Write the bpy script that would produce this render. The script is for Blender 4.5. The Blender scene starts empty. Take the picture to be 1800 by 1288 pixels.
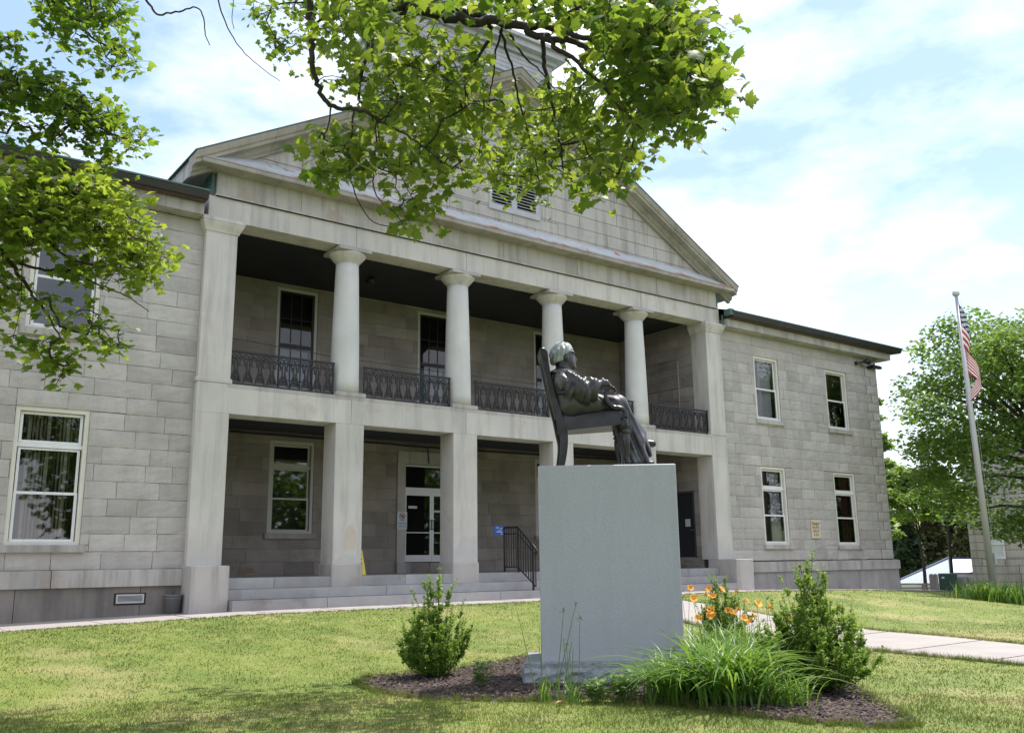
import bpy, math, random
import numpy as np
from mathutils import Vector, Matrix
C = bpy.data.collections.new("place"); bpy.context.scene.collection.children.link(C)
SC = bpy.context.scene
PI = math.pi
rnd = random.Random(7)
RG = np.random.default_rng(11)

# ------------------------------------------------------------------ camera
CAM = np.array([-6.824, -20.198, 1.102]); YAW, PITCH, ROLL, FPX = math.radians(36.974), math.radians(11.964), math.radians(-0.715), 1613.84
def cam_axes():
    cy, sy = math.cos(YAW), math.sin(YAW)
    f = np.array([sy*math.cos(PITCH), cy*math.cos(PITCH), math.sin(PITCH)])
    r = np.array([cy, -sy, 0.]); u = np.cross(r, f); c, s = math.cos(ROLL), math.sin(ROLL)
    return c*r+s*u, -s*r+c*u, f
CR, CU, CF = cam_axes()
cam = bpy.data.cameras.new("camera"); camo = bpy.data.objects.new("camera", cam); C.objects.link(camo)
camo.matrix_world = Matrix(((CR[0], CU[0], -CF[0], CAM[0]), (CR[1], CU[1], -CF[1], CAM[1]), (CR[2], CU[2], -CF[2], CAM[2]), (0, 0, 0, 1)))
cam.sensor_width = 36; cam.lens = FPX/1800*36; cam.clip_end = 2000; cam.clip_start = .05
SC.camera = camo
def at(px, py, d):
    """world point seen in direction (px,py) of the 1800x1288 photograph at distance d metres"""
    v = CF*FPX + CR*(px-900) - CU*(py-644)
    return CAM + v/np.linalg.norm(v)*d

# ------------------------------------------------------------------ light
SUN_EL, SUN_AZ = math.radians(66), math.radians(88.2)      # azimuth clockwise from +Y
W = bpy.data.worlds.new("World"); SC.world = W; W.use_nodes = True
nt = W.node_tree; nd = nt.nodes; lk = nt.links
bg = nd['Background']; bg.inputs[1].default_value = 0.12
sky = nd.new('ShaderNodeTexSky'); sky.sky_type = 'NISHITA'; sky.sun_disc = False
sky.sun_elevation = SUN_EL; sky.sun_rotation = SUN_AZ; sky.air_density = 1.0; sky.dust_density = 1.2; sky.ozone_density = 1.2
tc = nd.new('ShaderNodeTexCoord')
mp = nd.new('ShaderNodeMapping'); mp.inputs['Scale'].default_value = (1.1, 1.1, 2.6); mp.inputs['Location'].default_value = (5.5, 2.5, .6)
lk.new(tc.outputs['Generated'], mp.inputs[0])
nz = nd.new('ShaderNodeTexNoise'); nz.inputs['Scale'].default_value = 1.6; nz.inputs['Detail'].default_value = 7; nz.inputs['Roughness'].default_value = .58
lk.new(mp.outputs[0], nz.inputs[0])
cr = nd.new('ShaderNodeValToRGB'); cr.color_ramp.elements[0].position = .41; cr.color_ramp.elements[1].position = .66
lk.new(nz.outputs['Fac'], cr.inputs[0])
# more cloud and haze towards the horizon
sx = nd.new('ShaderNodeSeparateXYZ'); lk.new(tc.outputs['Generated'], sx.inputs[0])
hz = nd.new('ShaderNodeMapRange'); hz.inputs[1].default_value = .36; hz.inputs[2].default_value = .0; hz.inputs[3].default_value = 0; hz.inputs[4].default_value = .55
lk.new(sx.outputs['Z'], hz.inputs[0])
ad = nd.new('ShaderNodeMath'); ad.operation = 'ADD'; ad.use_clamp = True
lk.new(cr.outputs[0], ad.inputs[0]); lk.new(hz.outputs[0], ad.inputs[1])
mul = nd.new('ShaderNodeMath'); mul.operation = 'MULTIPLY'; mul.inputs[1].default_value = .93; lk.new(ad.outputs[0], mul.inputs[0])
pale = nd.new('ShaderNodeMix'); pale.data_type = 'RGBA'; pale.inputs['Factor'].default_value = .5; lk.new(sky.outputs[0], pale.inputs['A']); pale.inputs['B'].default_value = (2.9, 4.1, 5.2, 1)
mx = nd.new('ShaderNodeMix'); mx.data_type = 'RGBA'
lk.new(mul.outputs[0], mx.inputs['Factor']); lk.new(pale.outputs['Result'], mx.inputs['A']); mx.inputs['B'].default_value = (8.9, 8.7, 9.3, 1)
lk.new(mx.outputs['Result'], bg.inputs[0])
sl = bpy.data.lights.new("sun", 'SUN'); sl.energy = 3.4; sl.angle = math.radians(.53); sl.color = (1, .95, .87)
so = bpy.data.objects.new("sun", sl); C.objects.link(so)
sd = Vector((math.cos(SUN_EL)*math.sin(SUN_AZ), math.cos(SUN_EL)*math.cos(SUN_AZ), math.sin(SUN_EL)))
so.rotation_euler = sd.to_track_quat('Z', 'Y').to_euler(); so.location = (30, 0, 40)
SC.view_settings.view_transform = 'Standard'; SC.view_settings.look = 'None'; SC.view_settings.gamma = 1
SC.view_settings.exposure = 0.95

# ------------------------------------------------------------------ helpers
class MB:
    def __init__(s): s.v = []; s.f = []; s.t = []
    def add(s, vs, fs, t=.5):
        n = len(s.v); s.v += [tuple(map(float, q)) for q in vs]; s.f += [tuple(i+n for i in q) for q in fs]; s.t += [t]*len(fs)
    def box(s, a, b, t=.5, M=None):
        x0, y0, z0 = a; x1, y1, z1 = b
        vs = [(x0,y0,z0),(x1,y0,z0),(x1,y1,z0),(x0,y1,z0),(x0,y0,z1),(x1,y0,z1),(x1,y1,z1),(x0,y1,z1)]
        if M is not None: vs = [tuple(M @ Vector(q)) for q in vs]
        s.add(vs, [(0,3,2,1),(4,5,6,7),(0,1,5,4),(1,2,6,5),(2,3,7,6),(3,0,4,7)], t)
    def ring_loft(s, rings, cap=True, t=.5, closed=True):
        n = len(rings[0]); vs = [q for r in rings for q in r]; fs = []
        for i in range(len(rings)-1):
            for j in range(n if closed else n-1):
                k = (j+1) % n; fs.append((i*n+j, i*n+k, (i+1)*n+k, (i+1)*n+j))
        if cap: fs.append(tuple(range(n))[::-1]); fs.append(tuple((len(rings)-1)*n+j for j in range(n)))
        s.add(vs, fs, t)
    def lathe(s, c, prof, n=24, t=.5):
        cx, cy, cz = c
        s.ring_loft([[(cx+r*math.cos(2*PI*j/n), cy+r*math.sin(2*PI*j/n), cz+z) for j in range(n)] for r, z in prof], True, t)
    def tube(s, pts, rad, n=6, t=.5, cap=True):
        pts = [Vector(q) for q in pts]; m = len(pts)
        if m < 2: return
        R = rad if hasattr(rad, '__len__') else [rad]*m
        rings = []; ref = None
        for i in range(m):
            d = (pts[min(i+1, m-1)]-pts[max(i-1, 0)])
            if d.length < 1e-9: d = Vector((0,0,1))
            d.normalize()
            if ref is None: ref = d.orthogonal().normalized()
            a = (ref - d*ref.dot(d));
            a = a.normalized() if a.length > 1e-6 else d.orthogonal().normalized()
            ref = a; b = d.cross(a)
            rings.append([pts[i]+(a*math.cos(2*PI*j/n)+b*math.sin(2*PI*j/n))*R[i] for j in range(n)])
        s.ring_loft(rings, cap, t)
    def prism(s, poly, a, b, fn, t=.5):
        """poly of 2D points lofted from parameter a to b: fn(p, q, par) -> xyz"""
        s.ring_loft([[fn(p, q, a) for p, q in poly], [fn(p, q, b) for p, q in poly]], True, t)
    def build(s, name, m, parent=None, smooth=False, fix=True):
        me = bpy.data.meshes.new(name); me.from_pydata(s.v, [], s.f)
        at_ = me.attributes.new('tint', 'FLOAT', 'FACE'); at_.data.foreach_set('value', s.t)
        if fix:
            import bmesh
            bm = bmesh.new(); bm.from_mesh(me); bmesh.ops.recalc_face_normals(bm, faces=bm.faces); bm.to_mesh(me); bm.free()
        if smooth: me.polygons.foreach_set('use_smooth', [True]*len(me.polygons))
        me.materials.append(m)
        return link(name, me, parent)
def link(name, me, parent=None):
    o = bpy.data.objects.new(name, me); C.objects.link(o)
    if parent is not None:
        o.parent = parent; o.matrix_parent_inverse = Matrix.Translation(parent.location).inverted() if parent.parent is None else Matrix.Identity(4)
        if parent.parent is not None: o.matrix_parent_inverse = Matrix.Identity(4)
    return o
def npmesh(name, V, T, m, parent=None, tint=None, smooth=False, uv=None):
    """V (n,3), T (k,3 or 4) numpy"""
    me = bpy.data.meshes.new(name); k = T.shape[1]
    me.vertices.add(len(V)); me.vertices.foreach_set('co', np.asarray(V, np.float32).ravel())
    me.loops.add(T.size); me.loops.foreach_set('vertex_index', T.astype(np.int32).ravel())
    me.polygons.add(len(T)); me.polygons.foreach_set('loop_start', np.arange(0, T.size, k, dtype=np.int32))
    me.polygons.foreach_set('loop_total', np.full(len(T), k, np.int32))
    if smooth: me.polygons.foreach_set('use_smooth', np.ones(len(T), bool))
    if tint is not None:
        a = me.attributes.new('tint', 'FLOAT', 'FACE'); a.data.foreach_set('value', np.asarray(tint, np.float32))
    me.update(calc_edges=True); me.validate()
    me.materials.append(m)
    return link(name, me, parent)
def thing(name, label, cat, loc=(0,0,0), group=None):
    o = bpy.data.objects.new(name, None); C.objects.link(o); o.location = loc; o['label'] = label; o['category'] = cat
    if group: o['group'] = group
    return o
def tag(o, label=None, cat=None, group=None, kind=None):
    for k, v in (('label', label), ('category', cat), ('group', group), ('kind', kind)):
        if v: o[k] = v
    return o

# ------------------------------------------------------------------ materials
def mat(name, col, rough=.8, c2=None, scale=3., detail=6, bump=0, bscale=None, tint=0., metal=0., spots=None, streak=0., streakcol=None, spec=.5, speck=0., sheen=0, coat=0.):
    wb = lambda c: (c[0]*1.0, c[1]*.985, c[2]*1.015)
    col = wb(col); c2 = wb(c2) if c2 else c2; streakcol = wb(streakcol) if streakcol else streakcol
    if spots: spots = (*spots[:3], wb(spots[3]))
    m = bpy.data.materials.new(name); m.use_nodes = True; n = m.node_tree; N = n.nodes; L = n.links
    b = N['Principled BSDF']; b.inputs['Roughness'].default_value = rough; b.inputs['Metallic'].default_value = metal
    b.inputs['Specular IOR Level'].default_value = spec; b.inputs['Coat Weight'].default_value = coat
    co = N.new('ShaderNodeNewGeometry').outputs['Position']
    def noise(sc, det=5, ro=.55, vec=co):
        q = N.new('ShaderNodeTexNoise'); q.inputs['Scale'].default_value = sc; q.inputs['Detail'].default_value = det; q.inputs['Roughness'].default_value = ro
        L.new(vec, q.inputs['Vector']); return q.outputs['Fac']
    def ramp(f, a, c):
        q = N.new('ShaderNodeMapRange'); q.inputs[1].default_value = a; q.inputs[2].default_value = c; L.new(f, q.inputs[0]); return q.outputs[0]
    def mix(f, A, B, mode='MIX'):
        q = N.new('ShaderNodeMix'); q.data_type = 'RGBA'; q.blend_type = mode
        for s_, v in (('Factor', f), ('A', A), ('B', B)):
            if hasattr(v, 'links') or hasattr(v, 'is_linked'): L.new(v, q.inputs[s_])
            elif s_ == 'Factor': q.inputs[s_].default_value = v
            else: q.inputs[s_].default_value = (*v, 1)
        return q.outputs['Result']
    out = tuple(col)
    if c2: out = mix(ramp(noise(scale, detail), .3, .7), col, c2)
    if streak:
        mp = N.new('ShaderNodeMapping'); mp.inputs['Scale'].default_value = (2.2, 2.2, .22); L.new(co, mp.inputs[0])
        f = ramp(noise(1.4, 7, .65, mp.outputs[0]), .48, .72)
        mm = N.new('ShaderNodeMath'); mm.operation = 'MULTIPLY'; mm.inputs[1].default_value = streak; L.new(f, mm.inputs[0])
        out = mix(mm.outputs[0], out, streakcol or tuple(x*.5 for x in col))
    if spots:
        sc, lo, hi, cc = spots; out = mix(ramp(noise(sc, 6, .6), lo, hi), out, cc)
    if speck:
        f = noise(speck, 2, .7); out = mix(ramp(f, .35, .65), mix(.75, (0,0,0), out) if False else out, mix(.5, out, (.75,.75,.75)) )
    if tint:
        a = N.new('ShaderNodeAttribute'); a.attribute_name = 'tint'
        r = N.new('ShaderNodeMapRange'); r.inputs[3].default_value = 1-tint; r.inputs[4].default_value = 1+tint; L.new(a.outputs['Fac'], r.inputs[0])
        cc = N.new('ShaderNodeCombineColor')
        for i in range(3): L.new(r.outputs[0], cc.inputs[i])
        out = mix(1., out, cc.outputs[0], 'MULTIPLY')
    if isinstance(out, tuple): b.inputs['Base Color'].default_value = (*out, 1)
    else: L.new(out, b.inputs['Base Color'])
    if bump:
        bp = N.new('ShaderNodeBump'); bp.inputs['Strength'].default_value = min(1, bump); bp.inputs['Distance'].default_value = .02 if bump <= 1 else .02*bump
        L.new(noise(bscale or scale*4, 8, .62), bp.inputs['Height']); L.new(bp.outputs[0], b.inputs['Normal'])
    return m
def leafmat(name, c1, c2, trans, tfac=.5, rough=.45, spec=.4):
    m = bpy.data.materials.new(name); m.use_nodes = True; n = m.node_tree; N = n.nodes; L = n.links
    b = N['Principled BSDF']; b.inputs['Roughness'].default_value = rough; b.inputs['Specular IOR Level'].default_value = spec
    a = N.new('ShaderNodeAttribute'); a.attribute_name = 'tint'
    q = N.new('ShaderNodeMix'); q.data_type = 'RGBA'; q.inputs['A'].default_value = (*c1, 1); q.inputs['B'].default_value = (*c2, 1)
    L.new(a.outputs['Fac'], q.inputs['Factor']); L.new(q.outputs['Result'], b.inputs['Base Color'])
    t = N.new('ShaderNodeBsdfTranslucent'); q2 = N.new('ShaderNodeMix'); q2.data_type = 'RGBA'; q2.inputs['A'].default_value = (trans[0]*.45, trans[1]*.58, trans[2]*.5, 1); q2.inputs['B'].default_value = (trans[0]*1.25, trans[1]*1.08, trans[2]*1.3, 1)
    L.new(a.outputs['Fac'], q2.inputs['Factor']); L.new(q2.outputs['Result'], t.inputs['Color'])
    ms = N.new('ShaderNodeMixShader'); ms.inputs[0].default_value = tfac
    L.new(b.outputs[0], ms.inputs[1]); L.new(t.outputs[0], ms.inputs[2])
    L.new(ms.outputs[0], N['Material Output'].inputs['Surface'])
    return m
def glassmat(name, dark=(.01,.012,.015), refl=.07, clear=.75, rough=.02):
    m = bpy.data.materials.new(name); m.use_nodes = True; n = m.node_tree; N = n.nodes; L = n.links
    N.remove(N['Principled BSDF'])
    tr = N.new('ShaderNodeBsdfTransparent'); tr.inputs[0].default_value = (clear, clear*1.02, clear*1.03, 1)
    gl = N.new('ShaderNodeBsdfGlossy'); gl.inputs['Roughness'].default_value = rough
    fr = N.new('ShaderNodeFresnel'); fr.inputs[0].default_value = 1.5
    mm = N.new('ShaderNodeMath'); mm.operation = 'ADD'; mm.inputs[1].default_value = refl; L.new(fr.outputs[0], mm.inputs[0])
    ms = N.new('ShaderNodeMixShader'); L.new(mm.outputs[0], ms.inputs[0]); L.new(tr.outputs[0], ms.inputs[1]); L.new(gl.outputs[0], ms.inputs[2])
    L.new(ms.outputs[0], N['Material Output'].inputs['Surface'])
    return m
M = {}
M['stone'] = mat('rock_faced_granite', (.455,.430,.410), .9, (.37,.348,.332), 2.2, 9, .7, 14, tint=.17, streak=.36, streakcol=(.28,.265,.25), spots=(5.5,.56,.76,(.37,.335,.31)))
M['stone_dark'] = mat('base_granite', (.27,.245,.22), .9, (.17,.155,.14), 1.3, 7, .5, 9, tint=.12, streak=.8, streakcol=(.10,.095,.085))
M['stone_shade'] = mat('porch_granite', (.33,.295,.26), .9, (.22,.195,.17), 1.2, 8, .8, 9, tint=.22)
M['bared'] = mat('bared_stone', (.50,.485,.47), .9, (.42,.41,.40), 2.5)
M['rustedge'] = mat('rusted_flashing_edge', (.38,.39,.38), .8, (.33,.30,.27), 2, 6, .2, 8, spots=(1.1,.50,.58,(.33,.135,.06)))
M['base2'] = mat('light_base_granite', (.40,.38,.36), .9, (.29,.275,.26), 1.3, 7, .5, 9, tint=.12, streak=.5, streakcol=(.2,.185,.17))
M['soffit'] = mat('rusty_brown_soffit', (.11,.065,.05), .7, (.05,.035,.03), 2.5)
M['mortar'] = mat('mortar', (.20,.17,.155), .95, (.14,.12,.11), 6)
M['smooth'] = mat('smooth_granite', (.575,.55,.52), .85, (.455,.435,.41), .7, 7, .25, 14, tint=.07, streak=.75, streakcol=(.29,.275,.26), spots=(.55,.60,.74,(.38,.33,.27)))
M['smooth2'] = mat('pale_granite', (.465,.44,.415), .85, (.35,.332,.315), .8, 7, .25, 14, tint=.11, streak=.8, streakcol=(.18,.168,.155), spots=(.9,.60,.74,(.33,.28,.235)))
M['column'] = mat('painted_column_stone', (.60,.60,.59), .8, (.50,.50,.485), 1.1, 6, .15, 12, streak=.35, streakcol=(.38,.38,.36))
M['step'] = mat('granite_step', (.37,.365,.36), .85, (.27,.265,.265), 1.5, 7, .3, 10, tint=.1, spots=(1.3,.58,.72,(.20,.18,.16)))
M['joint'] = mat('dark_joint', (.035,.03,.028), .95)
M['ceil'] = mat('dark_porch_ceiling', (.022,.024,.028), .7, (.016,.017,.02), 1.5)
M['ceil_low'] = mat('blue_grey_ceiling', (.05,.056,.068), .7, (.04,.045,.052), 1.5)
M['iron'] = mat('black_iron', (.020,.019,.021), .45, metal=.3)
M['copper'] = mat('green_copper', (.085,.15,.13), .7, (.05,.09,.08), 4, 5)
M['gutter'] = mat('dark_gutter', (.016,.016,.017), .5, (.03,.025,.022), 2.5)
M['flash'] = mat('weathered_flashing', (.46,.50,.52), .6, (.37,.40,.41), 2, 6, .2, 8, spots=(2.2,.60,.66,(.30,.12,.055)))
M['white'] = mat('white_window_paint', (.74,.745,.75), .5, (.66,.665,.67), 3)
M['cream'] = mat('cream_window_trim', (.66,.635,.57), .6, (.58,.555,.49), 3)
M['trim2'] = mat('grey_porch_trim', (.50,.49,.46), .6)
M['rust'] = mat('brown_stain', (.53,.47,.40), .9, (.46,.40,.335), 3); M['rust2'] = mat('orange_stain', (.27,.17,.09), .9, (.25,.20,.15), 5)
M['weather'] = mat('weathered_cornice_stone', (.36,.335,.30), .9, (.25,.23,.205), 1.3, 8, .4, 10, tint=.08, streak=.6, streakcol=(.15,.135,.12))
M['glass'] = glassmat('window_glass')
M['glassd'] = glassmat('dark_glass', refl=.02, clear=.55)
M['black'] = mat('dark_room', (.012,.012,.014), .9)
M['alu'] = mat('aluminium', (.52,.53,.55), .4, metal=.5)
M['blind'] = mat('beige_vertical_blind', (.55,.51,.43), .8, (.42,.39,.33), 5)
M['shade'] = mat('pale_roller_shade', (.50,.49,.56), .9)
M['skyrefl'] = mat('pale_blue_sky_reflection', (.40,.56,.70), .7, (.50,.64,.74), 2)  # sky reflection of the upper porch windows, put into the colour
M['red'] = mat('dark_red_curtain', (.06,.012,.012), .9)
M['clap'] = mat('pale_clapboard', (.44,.44,.48), .7, (.37,.37,.41), 1.5, streak=.3)
M['slate'] = mat('slate_roof', (.13,.14,.15), .8, (.09,.1,.105), 3)
M['path'] = mat('concrete_walk', (.335,.31,.285), .9, (.275,.255,.235), 1.2, 7, .2, 30, spots=(.8,.62,.75,(.36,.33,.30)))
M['ped'] = mat('blue_grey_granite', (.40,.430,.465), .5, (.29,.312,.338), 75, 3, .05, 90, spots=(1.1,.54,.80,(.33,.345,.355)), streak=.35, streakcol=(.27,.28,.285))
M['pedrock'] = mat('rock_faced_blue_granite', (.32,.35,.37), .8, (.17,.19,.205), 14, 7, 1.6, 16)
M['bronze'] = mat('dark_bronze', (.050,.050,.056), .30, (.022,.021,.022), 5, 6, .15, 14, metal=.65, spots=(3.5,.62,.76,(.09,.11,.115)), spec=.6)
M['robe'] = mat('bronze_robe', (.060,.059,.070), .38, (.030,.029,.034), 5, 6, .15, 14, metal=.3, streak=.6, streakcol=(.03,.03,.03), spots=(3.5,.60,.76,(.17,.185,.20)), spec=.7)
M['patina'] = mat('pale_green_patina', (.42,.455,.47), .5, (.22,.255,.255), 9, 6, .5, 24, metal=.2, streak=.7, streakcol=(.08,.11,.10))
M['mulch'] = mat('dark_bark_mulch', (.085,.055,.045), .95, (.035,.024,.022), 14, 7, 1., 26, spots=(22,.62,.70,(.22,.17,.15)))
M['chip'] = mat('bark_chip', (.085,.062,.052), .95, tint=.75)
M['bark'] = mat('maple_bark', (.045,.036,.032), .9, (.028,.022,.020), 12, 6, .8, 30)
M['bark2'] = mat('grey_brown_bark', (.06,.048,.04), .9, (.035,.028,.024), 8, 6)
M['leafA'] = leafmat('maple_leaf', (.032,.080,.018), (.085,.150,.026), (.34,.46,.040), .5)
M['leafB'] = leafmat('maple_leaf_bright', (.045,.10,.020), (.12,.19,.030), (.38,.53,.045), .52)
M['leafbg'] = leafmat('background_leaf', (.06,.125,.028), (.15,.235,.045), (.26,.42,.05), .4, .6)
M['leafbg2'] = leafmat('light_green_leaf', (.09,.17,.035), (.17,.25,.05), (.30,.45,.06), .4, .6)
M['conif'] = leafmat('conifer_needle', (.018,.042,.022), (.05,.075,.03), (.05,.10,.03), .2, .7)
M['olive'] = leafmat('olive_foliage', (.06,.075,.03), (.11,.11,.045), (.14,.16,.05), .25, .7)
M['box'] = leafmat('boxwood_leaf', (.080,.175,.030), (.22,.34,.050), (.34,.50,.06), .40, .45, .35)
M['strap'] = leafmat('strap_leaf', (.05,.13,.02), (.16,.29,.05), (.26,.44,.05), .4, .35, .5)
M['broad'] = leafmat('broad_leaf', (.08,.17,.045), (.20,.30,.09), (.28,.45,.06), .35, .4, .4)
M['petal'] = leafmat('orange_petal', (.85,.36,.05), (.95,.58,.14), (.9,.40,.05), .35, .6, .2)
M['stem'] = mat('green_stem', (.10,.17,.04), .6)
M['flagpole'] = mat('grey_pole', (.42,.42,.42), .5, metal=.3)
M['yellow'] = mat('yellow_plastic', (.80,.62,.04), .5)
M['blue'] = mat('blue_sign_panel', (.02,.09,.38), .45)
M['tan'] = mat('tan_sign_board', (.62,.53,.38), .7, (.54,.46,.33), 6)
M['ink'] = mat('black_ink', (.03,.025,.02), .7)
M['brownink'] = mat('brown_ink', (.13,.09,.05), .7)
M['signwhite'] = mat('white_sign_panel', (.55,.60,.64), .5)
M['redink'] = mat('red_ink', (.45,.03,.03), .6)
M['greybucket'] = mat('grey_plastic', (.17,.175,.18), .5)
M['dgreen'] = mat('dark_green_enamel', (.012,.05,.03), .4)
M['barn'] = mat('pale_blue_metal_siding', (.34,.39,.46), .5, (.30,.345,.41), 3)
M['barnroof'] = mat('dark_blue_roof_edge', (.03,.04,.09), .5)
M['wood'] = mat('grey_weathered_wood', (.30,.27,.24), .9, (.20,.18,.16), 8)
M['dead'] = mat('dry_leaf', (.42,.27,.16), .8)

# ------------------------------------------------------------------ terrain
def near_h(X): return np.interp(X, [-30,-4,0,14,17,22,27,32,60], [-.05,.03,.12,.14,.12,0,-.14,-.40,-1.8])
def ground(X, Y):
    X = np.asarray(X, float); Y = np.asarray(Y, float)
    t = np.clip((-2-Y)/7, 0, 1); s = t*t*(3-2*t)
    g = near_h(X)*(1-s) - .45*s
    g = g - np.clip(X-20, 0, 90)*.012*s - np.clip((X-21)/4, 0, 1)*np.clip(-1.2-Y, 0, 2.4)*.05
    d = np.hypot(X+6.82, Y+20.2)
    g = g - np.clip(d-44, 0, 90)*.035
    g = g + np.clip(d-140, 0, 200)*.10
    return g
def gz(x, y): return float(ground(x, y))
def ghit(px, py):
    v = CF*FPX + CR*(px-900) - CU*(py-644); v = v/np.linalg.norm(v)
    t = np.linspace(2, 120, 24000); P = CAM + t[:,None]*v; h = P[:,2]-ground(P[:,0], P[:,1])
    i = int(np.argmax(h < 0)); return P[i]

def grass_material(name, blade=False):
    m = bpy.data.materials.new(name); m.use_nodes = True; n = m.node_tree; N = n.nodes; L = n.links
    b = N['Principled BSDF']; b.inputs['Roughness'].default_value = .75; b.inputs['Specular IOR Level'].default_value = .25
    co = N.new('ShaderNodeNewGeometry').outputs['Position']
    def ns(sc, det, lo, hi, ro=.6):
        q = N.new('ShaderNodeTexNoise'); q.inputs['Scale'].default_value = sc; q.inputs['Detail'].default_value = det; q.inputs['Roughness'].default_value = ro; L.new(co, q.inputs['Vector'])
        r = N.new('ShaderNodeMapRange'); r.inputs[1].default_value = lo; r.inputs[2].default_value = hi; L.new(q.outputs['Fac'], r.inputs[0]); return r.outputs[0]
    def mix(f, A, B, k=1.):
        q = N.new('ShaderNodeMix'); q.data_type = 'RGBA'; L.new(f, q.inputs['Factor'])
        for s_, v in (('A', A), ('B', B)):
            if hasattr(v, 'is_linked'): L.new(v, q.inputs[s_])
            else: q.inputs[s_].default_value = (*v, 1)
        return q.outputs['Result']
    g = mix(ns(.55, 5, .35, .65), (.105,.150,.028), (.170,.208,.044))
    g = mix(ns(2.2, 5, .50, .78), g, (.235,.235,.078))
    g = mix(ns(.33, 4, .52, .68), g, (.29,.26,.115))
    if blade:
        a = N.new('ShaderNodeAttribute'); a.attribute_name = 'tint'
        r = N.new('ShaderNodeMapRange'); r.inputs[1].default_value = .80; r.inputs[2].default_value = 1.05; L.new(a.outputs['Fac'], r.inputs[0])
        g = mix(r.outputs[0], g, (.38,.33,.16))
        L.new(g, b.inputs['Base Color'])
        t = N.new('ShaderNodeBsdfTranslucent'); L.new(g, t.inputs['Color'])
        ms = N.new('ShaderNodeMixShader'); ms.inputs[0].default_value = .4; L.new(b.outputs[0], ms.inputs[1]); L.new(t.outputs[0], ms.inputs[2])
        L.new(ms.outputs[0], N['Material Output'].inputs['Surface'])
    else:
        g = mix(ns(38, 5, .45, .95, .75), g, (.085,.12,.03))
        L.new(g, b.inputs['Base Color'])
        bp = N.new('ShaderNodeBump'); bp.inputs['Strength'].default_value = .5; bp.inputs['Distance'].default_value = .02
        q = N.new('ShaderNodeTexNoise'); q.inputs['Scale'].default_value = 42; q.inputs['Detail'].default_value = 6; L.new(co, q.inputs['Vector']); L.new(q.outputs['Fac'], bp.inputs['Height']); L.new(bp.outputs[0], b.inputs['Normal'])
    return m
M['lawn'] = grass_material('lawn_ground'); M['blade'] = grass_material('grass_blade', True)

def axis(lo, hi, a, b, fine, coarse):
    return np.concatenate([np.arange(lo, a, coarse), np.arange(a, b, fine), np.arange(b, hi+coarse, coarse)])
gx = axis(-260, 420, -24, 46, .7, 12.); gy = axis(-200, 420, -26, 6, .7, 12.)
XX, YY = np.meshgrid(gx, gy); ZZ = ground(XX, YY)
nx_, ny_ = len(gx), len(gy); I = np.arange(nx_*ny_).reshape(ny_, nx_)
gm = npmesh('ground', np.stack([XX.ravel(), YY.ravel(), ZZ.ravel()], 1), np.stack([I[:-1,:-1], I[:-1,1:], I[1:,1:], I[1:,:-1]], -1).reshape(-1, 4), M['lawn'], smooth=True)
tag(gm, kind='structure')

def sheet(name, left, right, m, off, th=.06, nseg=60):
    """strip between two polylines laid on the terrain, with a little thickness"""
    def res(pl):
        pl = np.array(pl, float); s = np.r_[0, np.cumsum(np.hypot(*np.diff(pl, axis=0).T))]; q = np.linspace(0, s[-1], nseg)
        return np.stack([np.interp(q, s, pl[:,0]), np.interp(q, s, pl[:,1])], 1)
    a, b = res(left), res(right); rows = []
    for k in np.linspace(0, 1, 7): rows.append(a*(1-k)+b*k)
    P = np.stack(rows, 0); Z = ground(P[...,0], P[...,1])+off
    V = np.concatenate([P.reshape(-1, 2), Z.reshape(-1, 1)], 1); nr, nc = P.shape[:2]; J = np.arange(nr*nc).reshape(nr, nc)
    T = np.stack([J[:-1,:-1], J[1:,:-1], J[1:,1:], J[:-1,1:]], -1).reshape(-1, 4)
    edge = np.r_[J[0,:], J[1:,-1], J[-1,-2::-1], J[-2:0:-1,0]]; n0 = len(V)
    low = V[edge].copy(); low[:,2] -= th; V = np.concatenate([V, low]); e2 = np.roll(np.arange(len(edge)), -1)
    T = np.concatenate([T, np.stack([edge, edge[e2], n0+e2, n0+np.arange(len(edge))], -1)])
    return tag(npmesh(name, V, T, m), kind='structure')
sheet('sidewalk', [(-30,-2.0),(27.6,-2.0),(60,-1.2)], [(-30,.6),(27.6,.6),(60,.9)], M['path'], .012)
PATH_L = [(8.5,-2.03),(8.35,-6),(8.2,-8.2),(7.75,-10.6),(7.45,-12.3),(7.2,-14),(6.6,-17),(5,-23)]
PATH_R = [(10.9,-2.03),(11.3,-6),(11.6,-8.2),(11.1,-10.4),(10.3,-12.4),(9.9,-14),(9.3,-17),(8,-23)]
sheet('path', PATH_L, PATH_R, M['path'], .018)
bm_ = MB()
for k in (.18, .335, .49, .63, .77):
    l = np.array(PATH_L); r = np.array(PATH_R); i = k*(len(l)-1); i0 = int(i); f = i-i0
    a = l[i0]*(1-f)+l[i0+1]*f; b = r[i0]*(1-f)+r[i0+1]*f
    pts = [(*(a*(1-s)+b*s), gz(*(a*(1-s)+b*s))+.0205) for s in np.linspace(.01,.99,10)]
    bm_.tube(pts, .006, 4)
for x in np.arange(-28, 28, 1.6): bm_.tube([(x,-1.98,gz(x,-2)+.0125),(x,-.75,gz(x,-.7)+.0125)], .005, 4)
tag(bm_.build('walk_joint', M['joint']), kind='structure')

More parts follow.
